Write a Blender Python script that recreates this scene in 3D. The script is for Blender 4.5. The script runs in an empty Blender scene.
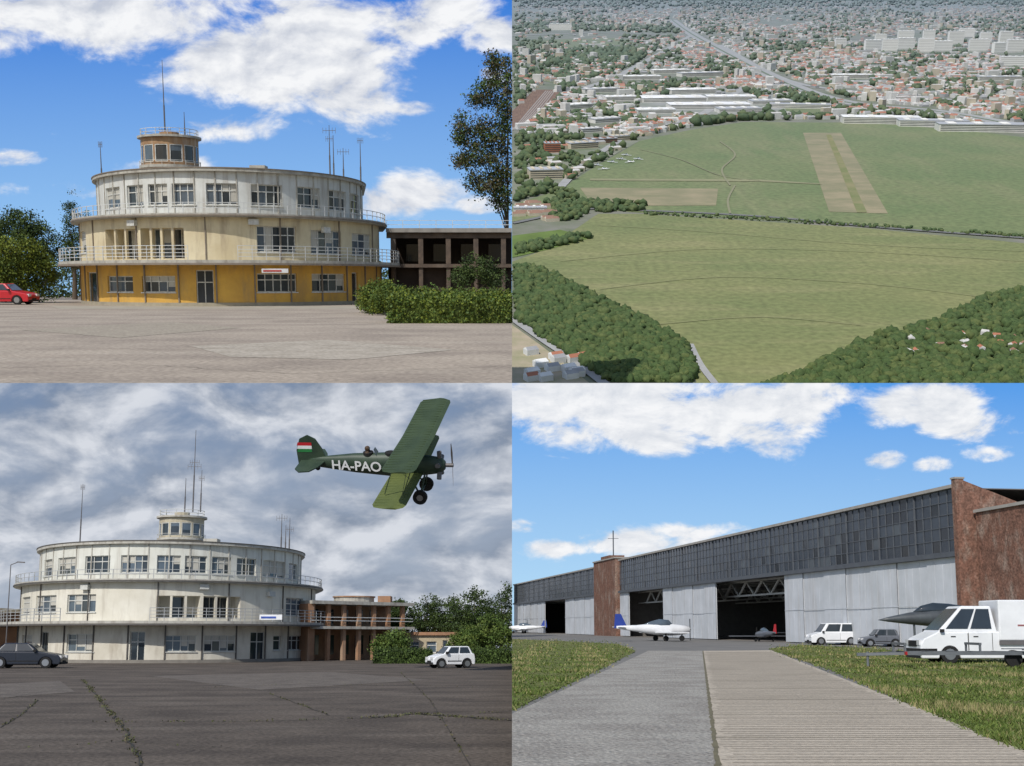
import bpy, bmesh, math, random
import numpy as np
from mathutils import Vector, Matrix
random.seed(7); rng=np.random.default_rng(7)
sc=bpy.context.scene
F=1200.;PX=512.;PY=460.

# ------------------------------------------------------------------ places
class Cell:
    """one of the four places: ground at z=0, viewer stands at (0,0,h)"""
    def __init__(s,yh,h,S):
        s.a=math.atan((PY-yh)/F); s.h=h; s.S=S
        s.M=Matrix.Rotation(s.a,4,'X')@Matrix.Scale(S,4)@Matrix.Translation((0,0,-h))
        s.R=Matrix.Rotation(-s.a,3,'X'); s.Ri=Matrix.Rotation(s.a,3,'X')
    def ray(s,u,v): return s.R@Vector(((u-PX)/F,1,(PY-v)/F))
    def g(s,u,v,z=0):
        d=s.ray(u,v); t=(z-s.h)/d.z; return Vector((d.x*t,d.y*t,z))
    def p(s,u,v,D):
        d=s.ray(u,v); t=D/d.y; return Vector((d.x*t,D,s.h+d.z*t))
    def u(s,p):
        q=s.Ri@(Vector(p)-Vector((0,0,s.h))); return PX+F*q.x/q.y
TL=Cell(280,1.6,5.7); BL=Cell(639,1.6,1.0); BR=Cell(625,1.6,0.4); TR=Cell(-30,300,1.0)

# ------------------------------------------------------------------ materials
def N(nt,t,**k):
    n=nt.nodes.new(t)
    for a,b in k.items(): setattr(n,a,b)
    return n
def mat(name,col,rough=.8,col2=None,scale=2.,detail=6,lo=.35,hi=.65,bump=0.,bscale=None,metal=0.,stretch=(1,1,1),spec=.3,
        dirt=None,dirts=(1,1,.15),dscale=1.,damt=.6,haze=False,rot=0,grain=0.,gscale=40.):
    m=bpy.data.materials.new(name); m.use_nodes=True; nt=m.node_tree; L=nt.links
    b=nt.nodes['Principled BSDF']; b.inputs['Roughness'].default_value=rough; b.inputs['Metallic'].default_value=metal
    b.inputs['Specular IOR Level'].default_value=spec
    tc=N(nt,'ShaderNodeTexCoord')
    if col2 is None: col2=tuple(c*.8 for c in col)
    mp=N(nt,'ShaderNodeMapping'); mp.inputs['Scale'].default_value=stretch; mp.inputs['Rotation'].default_value=(0,0,rot)
    L.new(tc.outputs['Object'],mp.inputs['Vector'])
    no=N(nt,'ShaderNodeTexNoise'); no.inputs['Scale'].default_value=scale; no.inputs['Detail'].default_value=detail; no.inputs['Roughness'].default_value=.6
    L.new(mp.outputs[0],no.inputs['Vector'])
    mr=N(nt,'ShaderNodeMapRange'); mr.inputs[1].default_value=lo; mr.inputs[2].default_value=hi
    L.new(no.outputs[0],mr.inputs[0])
    mx=N(nt,'ShaderNodeMix',data_type='RGBA'); mx.inputs[6].default_value=(*col,1); mx.inputs[7].default_value=(*col2,1)
    L.new(mr.outputs[0],mx.inputs[0]); out=mx.outputs[2]
    if dirt:
        mp2=N(nt,'ShaderNodeMapping'); mp2.inputs['Scale'].default_value=dirts; L.new(tc.outputs['Object'],mp2.inputs['Vector'])
        n2=N(nt,'ShaderNodeTexNoise'); n2.inputs['Scale'].default_value=dscale; n2.inputs['Detail'].default_value=8; n2.inputs['Roughness'].default_value=.65
        L.new(mp2.outputs[0],n2.inputs['Vector'])
        r2=N(nt,'ShaderNodeMapRange'); r2.inputs[1].default_value=.5; r2.inputs[2].default_value=.75; r2.inputs[4].default_value=damt
        L.new(n2.outputs[0],r2.inputs[0])
        m2=N(nt,'ShaderNodeMix',data_type='RGBA'); m2.inputs[7].default_value=(*dirt,1); L.new(out,m2.inputs[6]); L.new(r2.outputs[0],m2.inputs[0]); out=m2.outputs[2]
    if grain:
        n4=N(nt,'ShaderNodeTexNoise'); n4.inputs['Scale'].default_value=gscale; n4.inputs['Detail'].default_value=3; L.new(tc.outputs['Object'],n4.inputs['Vector'])
        r4=N(nt,'ShaderNodeMapRange'); r4.inputs[1].default_value=.3; r4.inputs[2].default_value=.7; r4.inputs[3].default_value=1-grain; r4.inputs[4].default_value=1+grain
        L.new(n4.outputs[0],r4.inputs[0])
        vm=N(nt,'ShaderNodeVectorMath',operation='SCALE'); L.new(out,vm.inputs[0]); L.new(r4.outputs[0],vm.inputs['Scale']); out=vm.outputs[0]
    if haze:  # aerial haze painted into the base colour, blue-grey growing with distance
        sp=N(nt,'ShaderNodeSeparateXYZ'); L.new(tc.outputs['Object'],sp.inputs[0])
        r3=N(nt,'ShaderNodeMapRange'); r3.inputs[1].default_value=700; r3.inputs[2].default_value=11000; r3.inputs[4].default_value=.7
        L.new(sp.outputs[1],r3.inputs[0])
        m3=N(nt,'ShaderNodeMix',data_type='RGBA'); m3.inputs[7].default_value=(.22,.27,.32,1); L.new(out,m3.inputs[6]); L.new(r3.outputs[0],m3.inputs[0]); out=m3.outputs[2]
    L.new(out,b.inputs['Base Color'])
    if bump:
        n3=N(nt,'ShaderNodeTexNoise'); n3.inputs['Scale'].default_value=bscale or scale*4; n3.inputs['Detail'].default_value=8
        L.new(tc.outputs['Object'],n3.inputs['Vector'])
        bp=N(nt,'ShaderNodeBump'); bp.inputs['Strength'].default_value=bump; bp.inputs['Distance'].default_value=.05
        L.new(n3.outputs[0],bp.inputs['Height']); L.new(bp.outputs[0],b.inputs['Normal'])
    return m
def glass(name,c,rough=.08): return mat(name,c,rough,scale=1.5,spec=.6)
def paint(name,c,rough=.3): return mat(name,c,rough,col2=tuple(x*.88 for x in c),scale=1.2,spec=.5)

def sky_mat(name,top,bot,v0,v1,blobs,base,cl,cd,sx=1/130.,sz=1/75.,lo=.38,hi=.6,amp=1.5,seed=0.,relief=3.,rad=.55,mid=.6):
    m=bpy.data.materials.new(name); m.use_nodes=True; nt=m.node_tree; L=nt.links; nt.nodes.clear()
    tc=N(nt,'ShaderNodeTexCoord'); sp=N(nt,'ShaderNodeSeparateXYZ'); L.new(tc.outputs['Object'],sp.inputs[0])
    def math_(op,a,b=None):
        n=N(nt,'ShaderNodeMath',operation=op)
        for i,x in enumerate((a,b)):
            if x is None: continue
            if isinstance(x,(int,float)): n.inputs[i].default_value=x
            else: L.new(x,n.inputs[i])
        return n.outputs[0]
    mr=N(nt,'ShaderNodeMapRange'); mr.inputs[1].default_value=-v1; mr.inputs[2].default_value=-v0; L.new(sp.outputs[2],mr.inputs[0])
    g=N(nt,'ShaderNodeMix',data_type='RGBA'); g.inputs[6].default_value=(*bot,1); g.inputs[7].default_value=(*top,1); L.new(mr.outputs[0],g.inputs[0])
    def noise(off,det=12):
        mp=N(nt,'ShaderNodeMapping'); mp.inputs['Scale'].default_value=(sx,1,sz); mp.inputs['Location'].default_value=(off[0]+seed,seed,off[1])
        L.new(tc.outputs['Object'],mp.inputs['Vector'])
        n=N(nt,'ShaderNodeTexNoise'); n.inputs['Scale'].default_value=1.; n.inputs['Detail'].default_value=det; n.inputs['Roughness'].default_value=rad; n.inputs['Distortion'].default_value=.25
        L.new(mp.outputs[0],n.inputs['Vector']); return n.outputs[0]
    f=base
    for (cx,cy,rx,ry,st) in blobs:
        dx=math_('MULTIPLY',math_('SUBTRACT',sp.outputs[0],float(cx)),1./rx)
        dz=math_('MULTIPLY',math_('ADD',sp.outputs[2],float(cy)),1./ry)
        r=math_('SQRT',math_('ADD',math_('MULTIPLY',dx,dx),math_('MULTIPLY',dz,dz)))
        q=math_('MULTIPLY',math_('MAXIMUM',math_('SUBTRACT',1.0,r),0.),st*1.3)
        q=math_('MINIMUM',q,st*.85)
        f=math_('MAXIMUM',q,f)
    n1=noise((0,0)); n2=noise((.10,-.22),7)
    d=math_('ADD',math_('MULTIPLY',math_('SUBTRACT',n1,.5),amp),f)
    r2=N(nt,'ShaderNodeMapRange',interpolation_type='SMOOTHSTEP'); r2.inputs[1].default_value=lo; r2.inputs[2].default_value=hi; L.new(d,r2.inputs[0])
    sh=math_('ADD',math_('MULTIPLY',math_('SUBTRACT',n1,n2),relief),mid)
    sh=math_('MINIMUM',math_('MAXIMUM',sh,0.),1.)
    c=N(nt,'ShaderNodeMix',data_type='RGBA'); c.inputs[6].default_value=(*cd,1); c.inputs[7].default_value=(*cl,1); L.new(sh,c.inputs[0])
    o=N(nt,'ShaderNodeMix',data_type='RGBA'); L.new(r2.outputs[0],o.inputs[0]); L.new(g.outputs[2],o.inputs[6]); L.new(c.outputs[2],o.inputs[7])
    e=N(nt,'ShaderNodeEmission'); L.new(o.outputs[2],e.inputs[0]); om=N(nt,'ShaderNodeOutputMaterial'); L.new(e.outputs[0],om.inputs[0])
    return m

# ------------------------------------------------------------------ mesh tools
class MB:
    def __init__(s): s.v=[];s.f=[];s.m=[]
    def add(s,vs,fs,mi=0):
        b=len(s.v); s.v+= [tuple(x) for x in vs]; s.f+=[tuple(b+i for i in f) for f in fs]; s.m+=[mi]*len(fs)
    def quad(s,a,b,c,d,mi=0): s.add([a,b,c,d],[(0,1,2,3)],mi)
    def box(s,lo,hi,mi=0):
        x0,y0,z0=lo;x1,y1,z1=hi
        s.add([(x0,y0,z0),(x1,y0,z0),(x1,y1,z0),(x0,y1,z0),(x0,y0,z1),(x1,y0,z1),(x1,y1,z1),(x0,y1,z1)],
              [(0,3,2,1),(4,5,6,7),(0,1,5,4),(1,2,6,5),(2,3,7,6),(3,0,4,7)],mi)
    def beam(s,p,q,w,mi=0,h=None):
        p=Vector(p);q=Vector(q);h=h or w;d=(q-p).normalized()
        up=Vector((0,0,1)) if abs(d.z)<.95 else Vector((1,0,0))
        a=d.cross(up).normalized()*w/2; b=d.cross(a).normalized()*h/2
        s.add([p-a-b,p+a-b,p+a+b,p-a+b,q-a-b,q+a-b,q+a+b,q-a+b],[(0,3,2,1),(4,5,6,7),(0,1,5,4),(1,2,6,5),(2,3,7,6),(3,0,4,7)],mi)
    def cyl(s,p,q,r,mi=0,n=14,r2=None,caps=True):
        p=Vector(p);q=Vector(q);r2=r if r2 is None else r2;d=(q-p).normalized()
        up=Vector((0,0,1)) if abs(d.z)<.95 else Vector((1,0,0))
        a=d.cross(up).normalized();b=d.cross(a).normalized()
        vs=[]
        for i in range(n):
            t=2*math.pi*i/n; vs.append(p+(a*math.cos(t)+b*math.sin(t))*r)
        for i in range(n):
            t=2*math.pi*i/n; vs.append(q+(a*math.cos(t)+b*math.sin(t))*r2)
        fs=[(i,(i+1)%n,n+(i+1)%n,n+i) for i in range(n)]
        if caps: fs+= [tuple(range(n)),tuple(range(2*n-1,n-1,-1))]
        s.add(vs,fs,mi)
    def loft(s,secs,mi=0,n=16):
        vs=[]
        for (x,ry,rz,zc) in secs:
            for i in range(n):
                t=2*math.pi*i/n; vs.append((x,ry*math.cos(t),zc+rz*math.sin(t)))
        fs=[]
        for k in range(len(secs)-1):
            for i in range(n): fs.append((k*n+i,k*n+(i+1)%n,(k+1)*n+(i+1)%n,(k+1)*n+i))
        fs+=[tuple(range(n)),tuple(range(len(vs)-1,len(vs)-n-1,-1))]
        s.add(vs,fs,mi)
    def slab(s,pts,z0,z1,mi=0):
        n=len(pts); vs=[(p[0],p[1],z0) for p in pts]+[(p[0],p[1],z1) for p in pts]
        s.add(vs,[tuple(range(n-1,-1,-1)),tuple(range(n,2*n))]+[(i,(i+1)%n,n+(i+1)%n,n+i) for i in range(n)],mi)
    def make(s,name,mats,parent=None,M=None,smooth=False,bevel=0.,recalc=True):
        me=bpy.data.meshes.new(name); me.from_pydata(s.v,[],s.f)
        for m in mats: me.materials.append(m)
        me.polygons.foreach_set('material_index',s.m)
        if recalc:
            bm=bmesh.new(); bm.from_mesh(me); bmesh.ops.recalc_face_normals(bm,faces=bm.faces); bm.to_mesh(me); bm.free()
        if smooth: me.polygons.foreach_set('use_smooth',[True]*len(me.polygons))
        o=bpy.data.objects.new(name,me); sc.collection.objects.link(o)
        if parent: o.parent=parent
        elif M: o.matrix_world=M
        if bevel:
            md=o.modifiers.new('bevel','BEVEL'); md.width=bevel; md.segments=3; md.limit_method='ANGLE'
        return o
def root(name,M):
    e=bpy.data.objects.new(name,None); sc.collection.objects.link(e); e.matrix_world=M; e.empty_display_size=.5; return e
def fast(name,V,Fc,mats,mi,parent=None,M=None):
    me=bpy.data.meshes.new(name); k=Fc.shape[1]
    me.vertices.add(len(V)); me.vertices.foreach_set('co',V.astype(np.float32).ravel())
    me.loops.add(Fc.size); me.loops.foreach_set('vertex_index',Fc.astype(np.int32).ravel())
    me.polygons.add(len(Fc)); me.polygons.foreach_set('loop_start',np.arange(0,Fc.size,k,dtype=np.int32))
    for m in mats: me.materials.append(m)
    me.polygons.foreach_set('material_index',mi.astype(np.int32)); me.update(calc_edges=True)
    o=bpy.data.objects.new(name,me); sc.collection.objects.link(o)
    if parent: o.parent=parent
    elif M: o.matrix_world=M
    return o
def sheet(name,cell,pts,z,m,parent=None):
    if cell is TR: z*=.3
    b=MB(); b.add([cell.g(u,v)+Vector((0,0,z)) for u,v in pts],[tuple(range(len(pts)))])
    return b.make(name,[m],parent,cell.M)
def poly_ground(name,cell,pts,z,m):
    b=MB(); b.add([(x,y,z) for x,y in pts],[tuple(range(len(pts)))]); return b.make(name,[m],None,cell.M)
def backdrop(name,D,u0,u1,v0,v1,m):
    b=MB(); b.add([(u0,0,-v0),(u1,0,-v0),(u1,0,-v1),(u0,0,-v1)],[(0,1,2,3)])
    k=D/F
    return b.make(name,[m],None,Matrix.Translation((-PX*k,D,PY*k))@Matrix.Scale(k,4))

def leaves(pts,size):
    n=len(pts); a=rng.normal(size=(n,3)); a/=np.linalg.norm(a,axis=1)[:,None]
    c=rng.normal(size=(n,3)); b=np.cross(a,c); b/=np.linalg.norm(b,axis=1)[:,None]
    s=(size*rng.uniform(.5,1.4,n))[:,None]
    V=np.stack([pts-a*s-b*s*.5,pts+b*s*.7-a*s*.2,pts+a*s+b*s*.1,pts-b*s*.7+a*s*.1],1).reshape(-1,3)
    return V,np.arange(4*n).reshape(n,4)
def foliage(name,parent,mats,blobs,nclump,per,cr,leaf,clipx=None):
    B=np.array(blobs,float); w=(B[:,3]*B[:,4]*B[:,5])**.66; w/=w.sum()
    idx=rng.choice(len(B),nclump,p=w); d=rng.normal(size=(nclump,3)); d/=np.linalg.norm(d,axis=1)[:,None]
    r=rng.uniform(.15,1.,nclump)**.4*rng.uniform(.8,1.15,nclump)
    C=B[idx,:3]+d*r[:,None]*B[idx,3:]
    P=(C[:,None,:]+rng.normal(size=(nclump,per,3))*cr*np.array([1,1,.7])).reshape(-1,3)
    mi=np.repeat(rng.integers(0,len(mats),nclump),per)
    if clipx is not None:
        k=(P[:,0]<clipx); P=P[k]; mi=mi[k]
    k=P[:,2]>.02; P=P[k]; mi=mi[k]
    V,Fc=leaves(P,leaf); return fast(name,V,Fc,mats,mi,parent)
def tree(cell,name,x,y,blobs,mats,bark,nclump=260,per=40,cr=.35,leaf=.09,clipx=None,tr=.22):
    R=root(name,cell.M); b=MB(); top=max(q[2] for q in blobs)
    b.cyl((x,y,0),(x+.1*(clipx is None),y,top*.45),tr,0,10,tr*.7); b.cyl((x+.1*(clipx is None),y,top*.45),(x,y,top*.95),tr*.7,0,8,tr*.2)
    for q in blobs:
        if clipx is not None and q[0]>clipx: continue
        b.cyl((x,y,top*random.uniform(.25,.5)),(q[0],q[1],q[2]),tr*.45,0,6,tr*.1)
        for _ in range(3):
            e=(q[0]+random.uniform(-.7,.7)*q[3],q[1]+random.uniform(-.7,.7)*q[4],q[2]+random.uniform(-.3,.8)*q[5])
            if clipx is not None and e[0]>clipx: continue
            b.cyl((q[0],q[1],q[2]-.3*q[5]),e,tr*.2,0,5,tr*.05)
    b.make('trunk',[bark],R)
    foliage('crown',R,mats,blobs,nclump,per,cr,leaf,clipx); return R
def hedge(cell,name,segs,mats,leaf=.07,dens=260):
    R=root(name,cell.M); b=MB(); P=[]
    for (x0,x1,y0,y1,h) in segs:
        b.box((x0+.1,y0+.1,0),(x1-.1,y1-.1,h-.12))
        for (A,area) in (('f',(x1-x0)*h),('t',(x1-x0)*(y1-y0)),('l',(y1-y0)*h),('r',(y1-y0)*h)):
            n=int(area*dens); a=rng.uniform(0,1,n); c=rng.uniform(0,1,n); j=rng.normal(size=n)*.07+.06*np.sin(a*40)*np.cos(c*9)
            if A=='f': p=np.stack([x0+a*(x1-x0),y0+j,c*h],1)
            elif A=='t': p=np.stack([x0+a*(x1-x0),y0+c*(y1-y0),h-.03+j*1.5],1)
            elif A=='l': p=np.stack([x0+j,y0+a*(y1-y0),c*h],1)
            else: p=np.stack([x1+j*.5,y0+a*(y1-y0),c*h],1)
            P.append(p)
    P=np.concatenate(P); P=P[(P[:,0]<-.02)]
    b.make('hedge_core',[mats[-1]],R); V,Fc=leaves(P,leaf)
    fast('hedge_leaves',V,Fc,mats,rng.integers(0,len(mats),len(P)),R); return R

# ---- curved wall tools
def cbox(mb,path,sa,sb,za,zb,o0,o1,mi=0,step=3.):
    n=max(1,int(abs(sb-sa)/step+.999)); b=len(mb.v)
    for i in range(n+1):
        s=sa+(sb-sa)*i/n
        for (o,z) in ((o0,za),(o1,za),(o1,zb),(o0,zb)):
            x,y=path(s,o); mb.v.append((x,y,z))
    for i in range(n):
        for k in range(4):
            k2=(k+1)%4; mb.f.append((b+i*4+k,b+i*4+k2,b+i*4+4+k2,b+i*4+4+k)); mb.m.append(mi)
    mb.f.append((b,b+1,b+2,b+3)); mb.m.append(mi); e=b+n*4; mb.f.append((e+3,e+2,e+1,e)); mb.m.append(mi)
def mps(path,s,o):
    a=path(s-.5,o);b=path(s+.5,o); return math.hypot(a[0]-b[0],a[1]-b[1])
def wall(W,G,Fr,path,s0,s1,z0,z1,o,ops,step=3.,mi=0,depth=.16):
    S=set([s0,s1]); n=int((s1-s0)/step)
    for i in range(1,n): S.add(s0+(s1-s0)*i/n)
    for q in ops: S.add(q[0]);S.add(q[1])
    S=sorted(S)
    def P(s,oo,z): x,y=path(s,oo); return (x,y,z)
    for a,b in zip(S[:-1],S[1:]):
        if b-a<1e-5: continue
        mid=(a+b)/2; cuts=[(q[2],q[3]) for q in ops if q[0]<mid<q[1]]; cuts.sort(); z=z0
        for (c0,c1) in cuts+[(z1,z1)]:
            if c0>z+1e-4: W.quad(P(a,o,z),P(b,o,z),P(b,o,c0),P(a,o,c0),mi)
            z=max(z,c1)
    for (sa,sb,za,zb,nm,nr,kind) in ops:
        d=depth if kind!='loggia' else 1.3
        m=mps(path,(sa+sb)/2,o)
        nn=max(1,int((sb-sa)/step+.999))
        for i in range(nn):
            a=sa+(sb-sa)*i/nn;b=sa+(sb-sa)*(i+1)/nn
            W.quad(P(a,o,zb),P(b,o,zb),P(b,o-d,zb),P(a,o-d,zb),mi); W.quad(P(a,o,za),P(b,o,za),P(b,o-d,za),P(a,o-d,za),mi)
        for s in (sa,sb): W.quad(P(s,o,za),P(s,o-d,za),P(s,o-d,zb),P(s,o,zb),mi)
        fw=.055/m
        for i in range(nm):
            a=sa+(sb-sa)*i/nm;b=sa+(sb-sa)*(i+1)/nm
            gi=0 if kind=='door' else random.choice([0,0,1,1,2])
            cbox(G,path,a,b,za,zb,o-d-.02,o-d,gi,step)
            if kind!='door' and random.random()<.45:
                hh=random.uniform(.3,.95)*(zb-za); cbox(G,path,a+fw,b-fw,zb-hh,zb-.03,o-d+.002,o-d+.008,3,step)
        for i in range(nm+1):
            s=sa+(sb-sa)*i/nm; s=min(max(s,sa+fw/2),sb-fw/2); cbox(Fr,path,s-fw/2,s+fw/2,za,zb,o-d,o-d+.05,0,step)
        for i in range(nr+1):
            z=za+(zb-za)*(i/nr if nr!=2 else (0,.66,1)[i]); z=min(max(z,za+.03),zb-.03); cbox(Fr,path,sa+fw/2,sb-fw/2,z-.03,z+.03,o-d,o-d+.045,0,step)
        if kind=='win': cbox(Fr,path,sa-.06/m,sb+.06/m,za-.06,za-.003,o-.02,o+.07,0,step)
        if kind=='loggia':
            for i in range(1,nm): 
                s=sa+(sb-sa)*i/nm; cbox(W,path,s-.08/m,s+.08/m,za,zb,o-.2,o-.02,mi,step)
def rail(mb,path,sa,sb,z,o,h=.8,n=3,step=2.,post=.9,w=.035):
    m=mps(path,(sa+sb)/2,o)
    for i in range(n):
        zz=z+h*(i+1)/n; cbox(mb,path,sa,sb,zz-w/2,zz+w/2,o-w/2,o+w/2,0,step)
    k=max(1,int(abs(sb-sa)*m/post))
    for i in range(k+1):
        s=sa+(sb-sa)*i/k; cbox(mb,path,s-w/2/m,s+w/2/m,z,z+h,o-w/2-.003,o+w/2+.003,0,10)
def solve(cell,path,u,o,z,lo,hi):
    best=None
    for i in range(801):
        s=lo+(hi-lo)*i/800; x,y=path(s,o); e=abs(cell.u((x,y,z))-u)
        if best is None or e<best[0]: best=(e,s)
    return best[1]

# ------------------------------------------------------------------ shared materials
G1=glass('window_glass',(.03,.04,.05)); G2=glass('window_glass_pale',(.09,.12,.15),.15); G3=glass('window_glass_dim',(.05,.06,.065),.12)
CUR=mat('curtain',(.5,.48,.42),.9,scale=6,stretch=(6,6,.5)); FRW=mat('frame_white',(.66,.66,.62),.6,col2=(.45,.44,.4),scale=5)
FRD=mat('frame_brown',(.2,.13,.08),.6); RAILM=mat('railing_metal',(.6,.61,.6),.5)
METAL=mat('mast_metal',(.16,.15,.15),.5,metal=.3); RUB=mat('tyre_rubber',(.02,.02,.02),.85); HUB=mat('wheel_hub',(.35,.36,.37),.35,metal=.7)
LAMP=mat('headlamp',(.7,.7,.7),.15); TAIL=mat('tail_lamp',(.4,.02,.02),.2)
ROOF=mat('roof_felt',(.16,.15,.14),.9,col2=(.24,.22,.2),scale=1.5)
BARK=mat('bark',(.12,.09,.065),.9,scale=4,stretch=(4,4,1),bump=.4)
def leafm(n,c): return mat(n,c,.6,col2=tuple(x*.55 for x in c),scale=1.4,spec=.2)
LV=[leafm('leaf_a',(.10,.16,.035)),leafm('leaf_b',(.07,.115,.025)),leafm('leaf_c',(.14,.19,.04))]
LY=[leafm('leaf_y_a',(.19,.23,.03)),leafm('leaf_y_b',(.13,.17,.025)),leafm('leaf_y_c',(.07,.11,.022))]
LD=[leafm('leaf_d_a',(.055,.09,.026)),leafm('leaf_d_b',(.08,.12,.03)),leafm('leaf_d_c',(.04,.065,.02))]
LO=[leafm('leaf_o_a',(.115,.115,.05)),leafm('leaf_o_b',(.08,.09,.038)),leafm('leaf_o_c',(.15,.12,.065))]
BRICK=mat('brick',(.235,.125,.09),.95,col2=(.14,.08,.06),scale=2.2,detail=12,bump=.5,bscale=6,dirt=(.34,.28,.23),dirts=(1,1,.5),dscale=.9,damt=.9,spec=.1,grain=.35,gscale=7.)

# ------------------------------------------------------------------ the round terminal
def terminal(cell,D,yaw,b,uL,uR,c,tower,masts,ops1,ops2,ops3,rails2,zr):
    st={'a':9.5,'cx':-21.}
    cy=D+b; ca,sa_=math.cos(yaw),math.sin(yaw)
    def path(s,o):
        ex=0.
        if s>90: ex=(s-90)*.35; s=90
        if s<-90: ex=(-90-s)*.35; s=-90
        t=math.radians(s); a=st['a']
        x=a*math.sin(t); y=-b*math.cos(t); nx=math.sin(t)/a; ny=-math.cos(t)/b; l=math.hypot(nx,ny)
        x+=o*nx/l; y+=o*ny/l+ex
        return (st['cx']+x*ca-y*sa_, cy+x*sa_+y*ca)
    for _ in range(25):
        us=[cell.u((*path(s,0),7.)) for s in range(-90,91,3)]
        l,r=min(us),max(us); st['a']*=(uR-uL)/(r-l); st['cx']+=((uL+uR)/2-(l+r)/2)*(D+b*.7)/1213
    R=root('airport_terminal_building',cell.M)
    W=MB();G=MB();Fr=MB();SL=MB();RL=MB();RF=MB()
    def cv(ops,o):
        out=[]
        for (u0,u1,z0,z1,nm,nr,k) in ops:
            a=solve(cell,path,u0,o,(z0+z1)/2,-88,88); e=solve(cell,path,u1,o,(z0+z1)/2,-88,88)
            if e-a>.5: out.append((a,e,z0,z1,nm,nr,k))
        return out
    E=112
    wall(W,G,Fr,path,-E,E,0,2.55,1.3,cv(ops1,1.3),mi=0)
    wall(W,G,Fr,path,-E,E,2.80,5.40,1.2,cv(ops2,1.2),mi=1)
    wall(W,G,Fr,path,-E,E,5.62,zr,0,cv(ops3,0),mi=2)
    cbox(SL,path,-E,E,-.1,.22,1.302,1.36,1)
    cbox(SL,path,-E,E,2.552,2.797,-3,2.7,0); cbox(SL,path,-E,E,2.5,2.62,2.703,2.76,2)
    cbox(SL,path,-E,E,5.402,5.617,-3,1.75,0); cbox(SL,path,-E,E,5.45,5.53,1.753,1.80,2)
    cbox(SL,path,-E,E,zr+.002,zr+.18,-3,.28,0); cbox(SL,path,-E,E,zr+.183,zr+.24,.1,.32,2)
    RF.add([(*path(s,-2.5),zr+.15) for s in range(-110,111,5)],[tuple(range(45))])
    for (z,o) in ((.03,.5),(2.7,.5),(5.5,-.5)): RF.add([(*path(s,o-2.4),z) for s in range(-110,111,5)],[tuple(range(45))])
    for s in range(-84,90,12):
        m=mps(path,s,1.3); cbox(SL,path,s-.04/m,s+.04/m,.22,2.55,1.302,1.38,2)
    for s in range(-75,90,24):
        m=mps(path,s,1.2); cbox(SL,path,s-.03/m,s+.03/m,2.8,5.4,1.202,1.28,2)
    for s in range(-80,90,8):
        m=mps(path,s,0); cbox(SL,path,s-.04/m,s+.04/m,5.62,zr,.002,.05,0)
    for (s,z) in ((-28,4.9),(12,4.95),(38,4.6)):
        m=mps(path,s,1.2); cbox(Fr,path,s-.3/m,s+.3/m,z,z+.35,1.21,1.5)
    rail(RL,path,-95,95,5.62,1.65,.62,2)
    for (u0,u1) in rails2:
        a=solve(cell,path,u0,2.6,3.,-95,95); e=solve(cell,path,u1,2.6,3.,-95,95); rail(RL,path,a,e,2.8,2.62,.85,4)
    W.make('walls',[c['w1'],c['w2'],c['w3']],R); G.make('windows',[G1,G2,G3,CUR],R); Fr.make('window_frames',[c['fr']],R)
    SL.make('slabs_and_cornices',[c['slab'],c['plinth'],c['trim']],R); RL.make('balcony_railings',[c['rail']],R); RF.make('roof',[ROOF],R)
    (tu,tD,tr,zt)=tower; q=cell.p(tu,300,tD); tx,ty=q.x,tD
    def tp(s,o): t=math.radians(s); return (tx+(tr+o)*math.sin(t),ty-(tr+o)*math.cos(t))
    TW=MB();TG=MB();TF=MB()
    h0=zr+.1; hw=zt-h0
    ow=[(s,s+26,h0+hw*.42,h0+hw*.80,1,1,'w') for s in range(-165,165,30)]
    wall(TW,TG,TF,tp,-180,180,h0,zt-.12,0,ow,step=10,mi=0,depth=.06)
    TG.m=[0 if x==3 else x for x in TG.m]
    cbox(TW,tp,-180,180,zt-.118,zt+.02,-tr*.98,.22,1,10); cbox(TW,tp,-180,180,h0+hw*.30,h0+hw*.36,.002,.14,1,10)
    rail(TF,tp,-180,180,zt+.02,0,.45,2,10,.8,.03); rail(TF,tp,-180,180,h0+hw*.36,.12,.3,1,10,.8,.025)
    TW.cyl((tx,ty,zt),(tx,ty,zt+.35),tr*.35,0,12)
    TW.make('control_tower_walls',[c['tw'],c['slab']],R); TG.make('control_tower_windows',[G2,G1,G3,CUR],R); TF.make('control_tower_frames',[c['fr']],R)
    Q=MB()
    for (s,o,w) in ((-35,-3,.35),(30,-3.5,.5),(55,-2.5,.3)):
        x,y=path(s,o); Q.box((x-w,y-w,zr+.1),(x+w,y+w,zr+.1+w*1.3))
    Q.make('roof_vents',[c['slab']],R)
    for (u,vt,vb,Dm,cross) in masts:
        A=MB(); p1=cell.p(u,vt,Dm);p0=cell.p(u,vb,Dm); p0=Vector((p1.x,p1.y,p0.z))
        A.cyl(p0,p0.lerp(p1,.45),.055,0,8); A.cyl(p0.lerp(p1,.45),p1,.04,0,8,.018)
        for (f,w) in cross:
            k=p0.lerp(p1,f); A.beam(k-Vector((w/2,0,0)),k+Vector((w/2,0,0)),.03)
            for e in (-.5,-.25,.25,.5): A.beam(k+Vector((w*e,0,-.2)),k+Vector((w*e,0,.2)),.02)
        A.make('antenna_mast',[METAL],R)
    return path,R

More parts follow.
